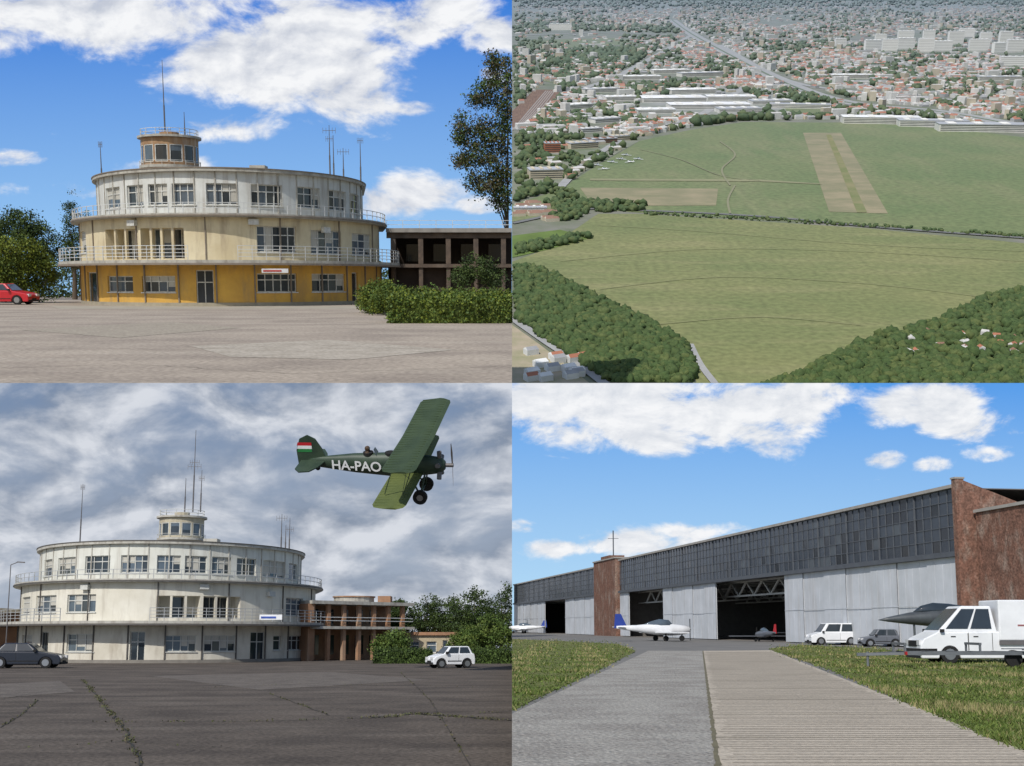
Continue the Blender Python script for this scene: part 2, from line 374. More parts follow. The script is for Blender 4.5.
# =================================================================== TOP LEFT
cTL=dict(w1=mat('ochre_render',(.66,.39,.08),.85,col2=(.52,.30,.07),scale=.8,dirt=(.30,.21,.11),dirts=(1.2,1.2,.35),dscale=1.2,damt=.75,bump=.15),
 w2=mat('cream_render',(.66,.58,.40),.85,col2=(.55,.46,.29),scale=.6,dirt=(.33,.26,.18),dirts=(1.5,1.5,.2),dscale=1.3,damt=.9,bump=.15),
 w3=mat('white_render',(.64,.65,.62),.85,col2=(.52,.52,.48),scale=.8,dirt=(.31,.27,.22),dirts=(2,2,.15),dscale=1.3,damt=.85,bump=.1),
 slab=mat('concrete_slab',(.47,.45,.39),.9,col2=(.32,.30,.26),scale=1.5,dirt=(.16,.13,.1),dirts=(2,2,.5),dscale=1.5,damt=.8),
 plinth=mat('plinth_stone',(.36,.32,.24),.9), trim=mat('rust_trim',(.24,.2,.16),.8), tw=mat('tower_rust',(.38,.24,.13),.8,col2=(.27,.16,.09),scale=2,dirt=(.6,.55,.45),damt=.8),
 fr=FRW,rail=RAILM)
tl_o1=[(88,97,.05,2.1,1,1,'door'),(108,133,.85,1.85,3,2,'win'),(142,175,.85,1.85,4,2,'win'),(196,214,.03,2.2,2,2,'door'),(257,297,.85,2.0,5,2,'win'),(312,345,.85,2.0,4,2,'win'),(352,358,.05,2.1,1,1,'door')]
tl_o2=[(80,86,3.4,4.8,1,2,'win'),(106,137,2.9,4.75,3,1,'loggia'),(141,184,2.9,4.75,4,1,'loggia'),(257,296,3.3,4.9,5,2,'win'),(311,341,3.25,4.75,4,2,'win'),(352,371,3.25,4.7,3,2,'win'),(379,386,3.3,4.6,1,2,'win')]
tl_o3=[(a,b_,6.2,7.5,n,2,'win') for a,b_,n in [(106,120,2),(127,143,2),(148,167,3),(172,195,3),(206,238,4),(251,282,4),(297,320,3),(329,346,3),(350,359,2)]]
pathT,RT=terminal(TL,75.5,math.radians(8),13.,97,362,cTL,(176,86,1.95,11.4),
  [(162,60,142,86,[(.15,.8)]),(100,142,190,84,[(.95,.25)]),(184,112,142,86,[]),(329,125,180,88,[(.9,.9),(.75,.5)]),(343,148,186,88,[(.9,.8)]),(360,138,190,88,[(.95,.4)]),(333,135,186,88,[])],
  tl_o1,tl_o2,tl_o3,[(50,188),(238,412)],8.22)
s=MB(); a=TL.p(262,272,73.2); s.box((a.x,73.1,a.z-.05),(a.x+1.6,73.16,a.z+.2)); s.box((a.x+.1,73.08,a.z+.02),(a.x+1.2,73.098,a.z+.12),1); s.make('name_board',[mat('board_white',(.6,.6,.6),.5),mat('board_text',(.4,.06,.05),.6)],RT)
asTL=mat('asphalt_light',(.355,.30,.24),.95,col2=(.265,.222,.18),scale=.35,detail=12,lo=.4,hi=.62,bump=.6,bscale=14,dirt=(.43,.375,.305),dirts=(.12,.5,1),dscale=1.,damt=.6,grain=.28,gscale=9.)
gl=[TL.g(-300,385.),TL.g(512,385.)]
poly_ground('asphalt_forecourt',TL,[(-40,gl[0].y),(0,gl[1].y),(0,125),(-90,125)],0,asTL)
sheet('pavement_strip',TL,[(60,309),(400,309),(412,306),(50,306)],.006,mat('paving_pale',(.38,.34,.27),.9,scale=1))
PT=mat('asphalt_patch',(.28,.24,.19),.95,col2=(.34,.30,.235),scale=2,bump=.3,grain=.28,gscale=9.)
sheet('asphalt_patch',TL,[(20,330),(170,322),(240,328),(120,338)],.006,PT)
PT2=mat('asphalt_patch_pale',(.41,.365,.30),.95,col2=(.32,.28,.225),scale=1.5,bump=.3,grain=.28,gscale=9.)
sheet('asphalt_patch',TL,[(190,346),(330,340),(455,350),(350,360),(230,357)],.006,PT2)
b=MB()
for (l) in [[(0,352),(80,348),(180,350),(300,345),(500,352)],[(0,368),(140,365),(300,374),(512,366)],[(0,322),(140,326),(300,320),(380,324)]]:
    for (p,q) in zip(l[:-1],l[1:]):
        P=TL.g(*p)+Vector((0,0,.012));Q=TL.g(*q)+Vector((0,0,.012)); d=(Q-P).normalized(); n=Vector((-d.y,d.x,0))*.012
        K=14; pts=[P.lerp(Q,i/K)+n*random.uniform(-9,9)*(0<i<K) for i in range(K+1)]
        for x,y in zip(pts[:-1],pts[1:]): b.quad(x-n,y-n,y+n,x+n)
b.make('asphalt_cracks',[mat('crack',(.19,.165,.13),.95)],None,TL.M)
def P2(cell,u,D): q=cell.p(u,300,D); return q.x
w=MB(); wl=TL.p(388,280,89).x; yw=88.
BROWN=mat('brown_concrete',(.13,.095,.07),.9,col2=(.08,.062,.05),scale=2,dirt=(.2,.17,.14),damt=.5)
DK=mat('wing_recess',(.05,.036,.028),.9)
w.box((wl,yw,5.0),(-.02,yw+8,5.3),1); w.box((wl,yw+.3,2.5),(-.02,yw+8,2.75),0)
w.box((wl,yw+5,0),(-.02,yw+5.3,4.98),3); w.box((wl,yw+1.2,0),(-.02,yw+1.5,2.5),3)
w.box((wl,yw+.32,4.6),(-.02,yw+.7,4.98),0)
x=wl+.3
while x<-.4:
    w.box((x,yw+.3,2.76),(x+.35,yw+.75,4.59),0); w.box((x+.02,yw+.4,0),(x+.31,yw+1.,2.5),0); x+=2.0
x=wl+1
while x<-1.3: w.box((x,yw+4.9,3.0),(x+1.1,yw+4.98,4.3),2); x+=2.1
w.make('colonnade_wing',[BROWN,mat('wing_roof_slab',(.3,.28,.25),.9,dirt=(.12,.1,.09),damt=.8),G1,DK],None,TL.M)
rl=MB()
for z in (5.55,5.85): rl.beam((wl,yw+.3,z),(-.05,yw+.3,z),.035)
x=wl
while x<-.05: rl.beam((x,yw+.3,5.3),(x,yw+.3,5.85),.035); x+=1.2
rl.make('roof_railing',[RAILM],None,TL.M)
hedge(TL,'clipped_hedge',[(P2(TL,392,46),-.02,45,48,.9)],LY[:2]+LV,.05,520)
R=root('large_shrub',TL.M); foliage('shrub_leaves',R,LY+LV[:1],[(P2(TL,380,58),58,.75,1.0,1,.8),(P2(TL,392,56),56,.7,1.1,1,.65),(P2(TL,374,60),60,.4,.8,1,.5),(P2(TL,412,54),54,.75,1.2,1,.5),(P2(TL,440,53),53,.6,1.4,1,.65),(P2(TL,475,52),52,.65,1.5,1,.6),(P2(TL,500,51),51,.6,1.1,1,.6)],1000,45,.14,.045,-.02)
tree(TL,'small_tree',P2(TL,478,80),80,[(P2(TL,478,80),80,2.4,1.3,1.2,.8),(P2(TL,462,80),80,1.8,.9,1,.6),(P2(TL,494,80),80,1.7,.9,1,.6)],LD,BARK,150,40,.2,.06,-.02,.07)
x0=P2(TL,20,86)
tree(TL,'broadleaf_tree',x0,86,[(x0,86,2.5,2.4,2,2.0),(x0-2,86,2.0,2.2,2,1.9),(x0+1.6,86,1.7,1.2,1.5,1.7),(x0+.3,85,3.6,1.6,1.5,1.0)],LY,BARK,420,45,.28,.075)
x0=P2(TL,22,100)
tree(TL,'broadleaf_tree',x0,100,[(x0,100,5.8,2.2,2,1.6),(x0-2.5,100,5,2.,2,2),(x0+2,100,4.3,1.4,1.5,2)],LD,BARK,330,45,.3,.08)
x0=P2(TL,75,100)
tree(TL,'poplar_tree',x0,100,[(x0,100,5.6,.5,.6,3.2),(x0+.8,100,4.6,.5,.6,2.4),(x0+1.5,100,5.,.45,.6,2.4),(x0-.3,100,3.5,.8,.6,2.4)],LD,BARK,260,35,.2,.06)
b=root('distant_trees',TL.M); foliage('crowns',b,LD,[(x,112,1.2,3,2,2.2) for x in np.arange(-62,-2,3.5)],900,40,.4,.11,-.02)
q=[]
for (u,v,r,rz) in [(500,75,1.2,1.4),(485,95,1.1,1.1),(470,125,1.2,1.1),(492,130,1.5,1.3),(480,155,1.5,1.2),(465,160,.8,.7),(500,160,1.4,1.7),(488,185,1.3,1.1),(502,200,1.1,1.),(508,105,.9,2.1),(494,58,.6,.7),(474,180,.8,.7),(474,102,.5,.5),(506,180,1.,1.2),(460,138,.5,.5)]:
    c=TL.p(u,v,100); q.append((c.x,100,c.z,r,1.5,rz))
tree(TL,'acacia_tree',-.35,100.5,q,LO+LD[:1]+LV[:1],BARK,600,34,.3,.085,-.02,.12)

# =================================================================== vehicles
PNT={'red':paint('paint_red',(.5,.02,.03)),'white':paint('paint_white',(.78,.79,.8)),'black':paint('paint_black',(.02,.024,.035),.2),'grey':paint('paint_grey',(.12,.13,.15))}
def car(cell,name,x,y,yaw,col,L=4.1,W=1.7,H=1.45,belt=.9,hood=.82,cab=(-.42,.22,-.33,.08),wr=.31,z=0):
    R=root(name,cell.M@Matrix.Translation((x,y,z))@Matrix.Rotation(yaw,4,'Z'))
    B=MB(); h=L/2; xf=h*.60; xr=-h*.62; c=.2
    def arch(cx):
        return [(cx-(wr+.07)*math.cos(t),c+(wr+.1)*math.sin(t)) for t in [math.pi*i/8 for i in range(9)]]
    prof=[(-h,c+.08)]+[(-h+.02,c)]+arch(xr)+arch(xf)+[(h-.05,c),(h,c+.15),(h-.02,hood*.72),(h-.18,hood*.9),(cab[1]*L,belt),(cab[0]*L,belt+.03),(-h+.04,belt-.02),(-h,belt*.7)]
    n=len(prof); vs=[(p[0],-W/2,p[1]) for p in prof]+[(p[0],W/2,p[1]) for p in prof]
    B.add(vs,[tuple(range(n)),tuple(range(2*n-1,n-1,-1))]+[(i,n+i,n+(i+1)%n,(i+1)%n) for i in range(n)])
    B.make('body',[PNT[col]],R,bevel=.06)
    C=MB(); wb=W/2-.04; wt=W/2-.2; zb=belt-.02; zt=H
    xs=[cab[i]*L for i in range(4)]
    bl=[(xs[0],-wb,zb),(xs[1],-wb,zb),(xs[1],wb,zb),(xs[0],wb,zb),(xs[2],-wt,zt),(xs[3],-wt,zt),(xs[3],wt,zt),(xs[2],wt,zt)]
    C.add(bl,[(0,1,2,3),(4,5,6,7),(0,1,5,4),(1,2,6,5),(2,3,7,6),(3,0,4,7)]); C.make('cabin',[PNT[col]],R,bevel=.06)
    Gm=MB(); bl=[Vector(v) for v in bl]
    def pane(a,b_,c_,d,u0,u1,v0,v1,off):
        def P(u,v): return (a.lerp(b_,u)).lerp(d.lerp(c_,u),v)+off
        Gm.quad(P(u0,v0),P(u1,v0),P(u1,v1),P(u0,v1))
    for (a,b_,c_,d,o) in ((bl[0],bl[1],bl[5],bl[4],Vector((0,-.022,.008))),(bl[3],bl[2],bl[6],bl[7],Vector((0,.022,.008)))):
        pane(a,b_,c_,d,.09,.47,.14,.88,o); pane(a,b_,c_,d,.52,.91,.14,.88,o)
    pane(bl[1],bl[2],bl[6],bl[5],.06,.94,.1,.9,Vector((.025,0,.012))); pane(bl[0],bl[3],bl[7],bl[4],.08,.92,.2,.88,Vector((-.025,0,.012)))
    Gm.make('windows',[G1],R)
    Wm=MB()
    for cx in (xf,xr):
        for sy in (-1,1):
            Wm.cyl((cx,sy*(W/2-.2),wr),(cx,sy*(W/2+.0),wr),wr,0,20); Wm.cyl((cx,sy*(W/2-.0),wr),(cx,sy*(W/2+.02),wr),wr*.62,1,12)
    Wm.box((xr,-W/2+.2,c-.02),(xf,W/2-.2,c+.1),0)
    Wm.make('wheels',[RUB,HUB],R)
    Lm=MB()
    for sy in (-1,1):
        Lm.box((h-.17,sy*(W/2-.28)-.18,hood*.66),(h+.01,sy*(W/2-.28)+.16,hood*.85),0); Lm.box((-h-.012,sy*(W/2-.2)-.12,belt*.72),(-h+.1,sy*(W/2-.2)+.12,belt*.93),1)
    Lm.box((h-.03,-.3,.3),(h+.012,.3,.42),2); Lm.box((-h-.014,-.26,.45),(-h+.03,.26,.56),0); Lm.box((h-.06,-W/2+.12,c+.02),(h+.01,W/2-.12,c+.12),2)
    for sy in (-1,1):
        Lm.box((cab[1]*L-.25,sy*(W/2+.08)-.08,belt),(cab[1]*L-.1,sy*(W/2+.08)+.06,belt+.13),2)
        xm=(cab[0]+cab[1])/2*L; Lm.box((xm-.008,sy*(W/2+.0)-.004,c+.2),(xm+.008,sy*(W/2+.0)+.004,belt-.05),2); Lm.box((xr+wr+.1,sy*W/2-.012,c+.17),(xf-wr-.1,sy*W/2+.012,c+.22),2)
    Lm.make('lamps_and_trim',[LAMP,TAIL,RUB],R); return R
q=TL.g(6,304.5); car(TL,'parked_car',q.x,q.y,math.radians(-4),'red',L=3.9,H=1.38)

# =================================================================== BOTTOM LEFT
cBL=dict(w1=mat('pale_render_ground',(.64,.605,.515),.85,col2=(.54,.50,.41),scale=.6,dirt=(.33,.28,.22),dirts=(1.5,1.5,.3),dscale=1.2,damt=.75,bump=.1),
 w2=mat('pale_render_middle',(.69,.66,.57),.85,col2=(.60,.565,.47),scale=.6,dirt=(.38,.34,.28),dirts=(1.5,1.5,.2),dscale=1.2,damt=.8,bump=.1),
 w3=mat('pale_render_top',(.65,.65,.59),.85,col2=(.56,.555,.49),scale=.8,dirt=(.36,.33,.28),dirts=(2,2,.2),dscale=1.2,damt=.8),
 slab=mat('pale_slab',(.48,.465,.41),.9,col2=(.36,.34,.3),scale=1.5,dirt=(.17,.14,.11),dirts=(2,2,.5),dscale=1.5,damt=.8),
 plinth=mat('grey_plinth',(.25,.23,.2),.9), trim=mat('dark_trim',(.12,.11,.1),.8), tw=mat('tower_cream',(.48,.43,.32),.8,dirt=(.22,.17,.12),damt=.6),
 fr=mat('frame_grey_white',(.56,.56,.52),.6),rail=mat('railing_grey',(.42,.43,.43),.5))
bl_o1=[(22,32,.8,1.9,1,2,'win'),(40,48,.1,2.1,1,1,'door'),(67,94,.75,1.95,3,2,'win'),(130,145,.05,2.1,2,2,'door'),(165,196,.75,1.85,4,2,'win'),(204,236,.75,1.85,4,2,'win'),(250,265,.05,2.1,2,2,'door'),(273,281,.8,1.85,1,2,'win'),(287,303,.8,1.85,3,2,'win')]
bl_o2=[(22,30,3.4,4.6,1,2,'win'),(36,56,3.4,4.6,3,2,'win'),(67,96,3.4,4.6,4,2,'win'),(156,200,3.0,4.5,3,1,'loggia'),(203,240,3.0,4.5,3,1,'loggia'),(286,303,3.3,4.6,3,2,'win')]
bl_o3=[(44,52,6.1,7.3,1,2,'win'),(58,76,6.1,7.3,3,2,'win'),(85,110,6.1,7.3,3,2,'win'),(121,149,6.1,7.3,4,2,'win'),(157,181,6.1,7.3,3,2,'win'),(185,207,6.1,7.3,3,2,'win'),(212,231,6.1,7.3,3,2,'win'),(237,256,6.1,7.3,3,2,'win'),(263,285,6.1,7.3,3,2,'win'),(289,297,6.1,7.3,1,2,'win')]
pathB,RB=terminal(BL,82.3,math.radians(14),13.,40,301,cBL,(191,91,1.65,10.75),
  [(196,430,512,91,[(.55,1.0),(.6,.7)]),(186,478,512,91,[]),(202,470,512,91,[(.8,.4)]),(83,484,548,92,[(.95,.3)]),(282,514,556,93,[(.9,.8)]),(290,518,556,93,[(.7,.6)]),(286,525,556,93,[])],
  bl_o1,bl_o2,bl_o3,[(0,60),(150,245),(240,335)],8.08)
asBL=mat('asphalt_dark',(.125,.104,.086),.92,col2=(.085,.071,.06),scale=.5,detail=12,lo=.4,hi=.6,bump=.7,bscale=12,dirt=(.19,.162,.135),dirts=(.15,.6,1),dscale=1.,damt=.8,grain=.38,gscale=12.,spec=.15)
poly_ground('asphalt_apron',BL,[(-40,6),(0,6),(0,105.2),(-80,105.2)],0,asBL)
WEED=[leafm('weed_a',(.10,.11,.045)),leafm('weed_b',(.14,.125,.07)),mat('joint_dark',(.05,.047,.04),.95)]
jt=MB(); P=[]
for (l,w_,wd) in [([(83,680),(105,706),(125,730),(140,766)],.04,.7),([(0,700),(30,694),(90,686)],.02,0),([(90,722),(250,722),(380,718),(512,712)],.04,.5),([(270,694),(320,712),(330,716)],.02,.25),([(0,728),(20,716),(38,700)],.02,.25),([(370,718),(420,714),(512,721)],.10,2.2),([(160,690),(300,684),(512,688)],.02,.1),([(0,750),(120,742),(230,748)],.02,.1),([(400,672),(430,700),(470,766)],.015,.1)]:
    for (p,q) in zip(l[:-1],l[1:]):
        A=BL.g(*p);B_=BL.g(*q); A.z=B_.z=.012; d=(B_-A); n=Vector((-d.y,d.x,0)).normalized()*w_/2; K=12
        pts=[A.lerp(B_,i/K)+n*random.uniform(-2.2,2.2)*(0<i<K) for i in range(K+1)]
        for x,y in zip(pts[:-1],pts[1:]): jt.quad(x-n,y-n,y+n,x+n,2)
        m=int(d.length*70*wd)
        t=rng.uniform(0,1,m); keep=np.sin(t*17+len(P))*.5+.5>rng.uniform(0,1,m); t=t[keep]
        pp=np.array(A)[None]+t[:,None]*np.array(d)[None]+rng.normal(size=(len(t),3))*np.array([w_*1.2,w_*1.2,.008])+np.array([0,0,.008]); P.append(pp)
jt.make('pavement_joint',WEED,None,BL.M)
P=np.concatenate(P); V,Fc=leaves(P,.02); fast('weeds',V,Fc,WEED[:2],rng.integers(0,2,len(P)),None,BL.M)
PB=mat('asphalt_worn',(.17,.145,.12),.92,col2=(.11,.094,.08),scale=1.2,bump=.4,bscale=20,grain=.38,gscale=12.)
sheet('asphalt_patch',BL,[(150,676),(330,672),(430,680),(260,690)],.005,PB); sheet('asphalt_patch',BL,[(0,684),(60,681),(75,692),(0,698)],.005,PB)
# wing right
TERR=mat('terracotta',(.36,.20,.115),.9,col2=(.25,.14,.085),scale=1.2,dirt=(.45,.37,.28),dscale=.8,damt=.7)
w=MB(); D0=90; xa=P2(BL,316,D0); xb=P2(BL,414,D0+7)
def wp(s,o):
    d=Vector((xb-xa,7.)).normalized(); return (xa+d.x*s+o*d.y, D0+d.y*s-o*d.x)
Lw=math.hypot(xb-xa,7.)
cbox(w,wp,0,Lw,4.2,4.45,-5,.5,1,50); cbox(w,wp,0,Lw,2.35,2.55,-5,.6,1,50); cbox(w,wp,0,Lw,0,4.2,-3.2,-3.0,0,50); cbox(w,wp,-.2,.3,0,4.2,-5,.3,0,50)
s=0.2
while s<Lw:
    cbox(w,wp,s,s+.28,2.55,4.2,-.1,.2,0,50); cbox(w,wp,s,s+.28,0,2.35,-.1,.2,0,50); s+=1.45
s=.9
while s<Lw-1: cbox(w,wp,s,s+.7,2.8,3.9,-2.99,-2.93,2,50); cbox(w,wp,s,s+.8,.4,1.9,-2.99,-2.93,2,50); s+=1.45
cbox(w,wp,0,Lw,2.95,3.0,.3,.35,3,50); cbox(w,wp,0,Lw,3.2,3.25,.3,.35,3,50)
w.cyl((xa+2.6,D0+6,4.45),(xa+2.6,D0+6,4.85),1.6,1,20); w.cyl((xa+2.6,D0+6,4.85),(xa+2.6,D0+6,4.95),1.7,0,20)
w.box((xa+4.6,D0+5,4.45),(xa+5.6,D0+6.5,4.95),0)
w.make('colonnade_wing',[TERR,cBL['slab'],G1,RAILM],None,BL.M)
def gwall(cell,name,u0,u1,D,h,mats,ops,roofh=.25):
    x0=P2(cell,u0,D);x1=P2(cell,u1,D); R=root(name,cell.M); W=MB();G=MB();Fr=MB();K=MB()
    pf=lambda s,o:(x0+s,D-o)
    wall(W,G,Fr,pf,0,x1-x0,0,h,0,ops,step=100); K.box((x0,D+.2,0),(x1,D+3,h-.002)); K.box((x0-.2,D-.25,h),(x1+.2,D+3.2,h+roofh),1)
    W.make('walls',[mats[0]],R);G.make('windows',[G1,G2,G3,CUR],R);Fr.make('window_frames',[FRW],R);K.make('roof_and_core',[mats[0],mats[1]],R)
gwall(BL,'low_outbuilding',410,461,98,1.9,[mat('beige_render',(.46,.39,.27),.9),TERR],[(.4,1.1,.5,1.4,1,2,'win'),(1.7,2.5,.5,1.4,1,2,'win'),(3.,3.4,.02,1.5,1,1,'door')])
w=MB(); xl=P2(BL,16,90); w.box((xl-9,90,3.6),(xl,97,3.9),1); w.box((xl-9,95,0),(xl,95.2,3.6),0)
for i in range(5): w.box((xl-.5-i*2,90.2,0),(xl-.2-i*2,90.5,3.6),0)
w.make('entrance_canopy',[TERR,cBL['slab']],None,BL.M)
w=MB(); q=BL.p(11,562,84); w.cyl((q.x,84,0),(q.x,84,q.z-.2),.05,0,8,.03); w.cyl((q.x,84,q.z-.2),(q.x+.5,84,q.z),.03,0,6); w.beam((q.x+.45,84,q.z),(q.x+.95,84,q.z-.03),.16,0,.08); w.make('street_lamp',[METAL],None,BL.M)
for u in (178,218):
    w=MB(); q=BL.g(u,662)
    for i in range(3): w.box((q.x-.8,q.y+i*.13,.42),(q.x+.8,q.y+.1+i*.13,.46))
    w.box((q.x-.8,q.y+.42,.6),(q.x+.8,q.y+.45,.8)); w.box((q.x-.7,q.y,0),(q.x-.62,q.y+.42,.42),1); w.box((q.x+.62,q.y,0),(q.x+.7,q.y+.42,.42),1)
    w.make('park_bench',[FRD,METAL],None,BL.M)
w=MB(); q=BL.g(82,662); w.cyl((q.x,q.y,0),(q.x,q.y,.75),.03,1,6); w.cyl((q.x,q.y,.72),(q.x,q.y,.76),.6,0,16); w.box((q.x-1.3,q.y,0),(q.x-.9,q.y+.4,.45),0); w.box((q.x+.9,q.y,0),(q.x+1.3,q.y+.4,.45),0); w.make('cafe_table',[PNT['red'],METAL],None,BL.M)
w=MB(); a=BL.p(262,616,81); w.box((a.x,80.2,2.86),(a.x+1.5,80.25,3.2)); w.box((a.x+.1,80.18,2.95),(a.x+1.1,80.197,3.08),1); w.make('banner',[PNT['white'],mat('banner_text',(.05,.1,.4),.6)],RB)
hedge(BL,'clipped_hedge',[(P2(BL,380,80),P2(BL,434,80),80,81.2,.85),(P2(BL,470,80),-.02,80,81.2,.85)],LD+LV[:1],.06,350)
for (u,D,zz,r,mt) in [(398,86,1.3,1.1,LV),(402,101,4.0,.8,LD),(428,102,3.5,1.9,LD),(452,102,3.3,2.0,LD),(476,100,3.7,2.3,LD),(502,99,4.0,2.1,LD),(490,94,2.,1.7,LV),(470,96,1.5,1.3,LV)]:
    x0=P2(BL,u,D); tree(BL,'broadleaf_tree',x0,D,[(x0,D,zz,r,r,r*.75),(x0-r*.5,D,zz*.75,r*.8,r,r*.7),(x0+r*.5,D,zz*.7,r*.8,r,r*.7),(x0+.2*r,D,zz+.5*r,r*.5,r*.5,r*.5)],mt,BARK,230,40,.2,.07,-.02,.13)
b=root('distant_trees',BL.M); foliage('crowns',b,LD,[(x,103.2,.9,2,.8,1.6) for x in np.arange(-13,1,1.8)]+[(x,103.2,.9,2,.8,1.6) for x in np.arange(-52,-40,1.8)],500,40,.3,.09,-.02)
q=BL.g(27,668); car(BL,'parked_car',q.x,q.y,math.radians(6),'black',L=4.0,H=1.38,cab=(-.40,.2,-.27,.05))
q=BL.g(450,668); car(BL,'parked_car',q.x,q.y,math.radians(205),'white',L=2.5,W=1.3,H=1.2,belt=.78,hood=.72,wr=.25,cab=(-.46,.25,-.38,.08))

# ---- biplane
Xv=Vector((1,-.12,-.03)).normalized(); Yv=Vector((.10,.86,.5)); Yv=(Yv-Xv*Yv.dot(Xv)).normalized(); Zv=Xv.cross(Yv)
q=BL.p(384,464,59)
Mb=Matrix(((Xv.x,Yv.x,Zv.x,q.x),(Xv.y,Yv.y,Zv.y,q.y),(Xv.z,Yv.z,Zv.z,q.z),(0,0,0,1)))
R=root('biplane',BL.M@Mb)
GRN=mat('aircraft_green',(.04,.065,.04),.5,col2=(.025,.045,.03),scale=1.5,spec=.4); OLV=mat('wing_olive',(.12,.145,.045),.55,col2=(.085,.11,.035),scale=1,spec=.3); UPW=mat('upper_wing_green',(.05,.075,.035),.55,col2=(.035,.055,.026),scale=1,spec=.3)
f=MB(); f.loft([(-3.9,.05,.15,.1),(-3.2,.16,.29,.08),(-1.5,.33,.5,.05),(.3,.42,.62,.0),(1.6,.42,.57,-.02),(2.4,.4,.48,-.02),(2.9,.38,.4,-.02),(3.1,.2,.2,-.02)],0,18)
f.make('fuselage',[GRN],R,smooth=True)
def wing(z,half,ch,xc,dih=.03,th=.09,name='wing',mt=None):
    m=MB(); ys=[-half,-half+.15,-half+.5,-half*.5,0,half*.5,half-.5,half-.15,half]; vs=[]
    for y in ys:
        e=half-abs(y); k=1. if e>.4 else (.86 if e>.1 else .45); c=ch*k; x0=xc+ch*.5-(ch-c)*.4
        prof=[(x0,0),(x0-.12*c,th*.6),(x0-.4*c,th*.75),(x0-c,0.01),(x0-.4*c,-.02),(x0-.1*c,-.03)]
        vs+=[(px,y,z+abs(y)*dih+pz) for px,pz in prof]
    fs=[]
    for i in range(len(ys)-1):
        for k in range(6): fs.append((i*6+k,i*6+(k+1)%6,i*6+6+(k+1)%6,i*6+6+k))
    fs+=[tuple(range(6)),tuple(range(len(vs)-1,len(vs)-7,-1))]
    m.add(vs,fs)
    y=-half+.35
    while y<half-.2: m.beam((xc+ch*.35,y,z+abs(y)*dih+th*.72),(xc-ch*.45,y,z+abs(y)*dih+.02),.03,0,.03); y+=.35
    m.make(name,[mt or GRN],R)
wing(1.5,5.2,1.6,1.85,name='upper_wing',mt=UPW); wing(-.4,4.9,1.6,1.2,name='lower_wing',mt=OLV)
f=MB()
for sy in (-1,1):
    for y in (.45,3.3):
        for dx in (.45,-.45): f.beam((1.2+dx,sy*y,-.2 if y>1 else .4),(1.8+dx,sy*y,1.5),.06,0,.04)
    f.beam((1.,sy*.5,-.2),(2.,sy*3.3,1.5),.02);f.beam((1.6,sy*3.3,-.2),(1.6,sy*.5,1.45),.02)
    f.beam((2.1,sy*.35,-.4),(1.9,sy*.75,-1.35),.07);f.beam((1.3,sy*.35,-.4),(1.9,sy*.75,-1.35),.07)
f.beam((1.9,-.75,-1.3),(1.9,.75,-1.3),.06)
f.make('struts',[GRN],R)
f=MB()
for sy in (-1,1):
    f.cyl((1.9,sy*.75,-1.4),(1.9,sy*.95,-1.4),.36,0,20); f.cyl((1.9,sy*.95,-1.4),(1.9,sy*.97,-1.4),.16,1,12)
f.cyl((-3.4,-.03,-.25),(-3.4,.03,-.25),.13,0,10); f.beam((-3.3,0,.0),(-3.4,0,-.25),.05); f.make('landing_gear',[RUB,HUB],R)
f=MB()
for i in range(5):
    t=math.radians(90+72*i); f.cyl((2.82,.3*math.cos(t),-.02+.3*math.sin(t)),(2.82,.72*math.cos(t),-.02+.72*math.sin(t)),.12,0,10)
f.cyl((3.0,0,-.02),(3.5,0,-.02),.1,0,10)
f.add([(3.43,-.06,-.02),(3.47,.06,-.02),(3.47,.11,.6),(3.44,.04,1.12),(3.42,-.04,1.12),(3.41,-.1,.6)],[(0,1,2,3,4,5)],1); f.add([(3.43,.06,-.02),(3.47,-.06,-.02),(3.47,-.11,-.64),(3.44,-.04,-1.16),(3.42,.04,-1.16),(3.41,.1,-.64)],[(0,1,2,3,4,5)],1)
f.make('engine_and_propeller',[METAL,FRD],R)
f=MB()
fin=[(-2.9,.25),(-3.1,.8),(-3.4,1.3),(-3.8,1.5),(-4.2,1.3),(-4.4,.7),(-4.35,-.1),(-3.9,-.2)]
n=len(fin); f.add([(x,-.04,z) for x,z in fin]+[(x,.04,z) for x,z in fin],[tuple(range(n)),tuple(range(2*n-1,n-1,-1))]+[(i,(i+1)%n,n+(i+1)%n,n+i) for i in range(n)])
st=[(-2.9,.1),(-3.1,.9),(-3.4,1.5),(-3.9,1.6),(-4.2,1.2),(-4.2,.1),(-4.2,-1.2),(-3.9,-1.6),(-3.4,-1.5),(-3.1,-.9)]
f.slab(st,.12,.18,0)
for (z0,z1,mi) in ((1.12,.95,1),(.95,.78,2),(.78,.61,3)):
    f.quad((-3.6,-.05,z0),(-4.3,-.05,z0),(-4.36,-.05,z1),(-3.6,-.05,z1),mi)
f.make('tail',[GRN,PNT['red'],PNT['white'],paint('flag_green',(.03,.2,.06))],R)
f=MB()
for x in (.55,-.55): f.add([(x+.25,-.28,.55),(x+.25,.28,.55),(x+.12,.2,.83),(x+.12,-.2,.83)],[(0,1,2,3)],0); f.cyl((x-.2,0,.5),(x-.2,0,.64),.26,1,14)
f.make('cockpits',[G2,RUB],R)
f=MB(); x=-.78
f.loft([(x-.13,.04,.05,.81),(x-.1,.09,.11,.81),(x,.115,.145,.82),(x+.09,.09,.12,.81),(x+.12,.04,.06,.79)],0,12)
f.cyl((x,0,.5),(x,0,.72),.07,1,10); f.loft([(x-.16,.1,.08,.54),(x-.08,.24,.12,.57),(x+.05,.24,.12,.57),(x+.13,.12,.08,.54)],0,12); f.box((x+.09,-.08,.81),(x+.13,.08,.86),2)
f.make('pilot',[mat('leather_brown',(.08,.05,.03),.6),mat('skin',(.5,.3,.22),.6),G2],R,smooth=True)
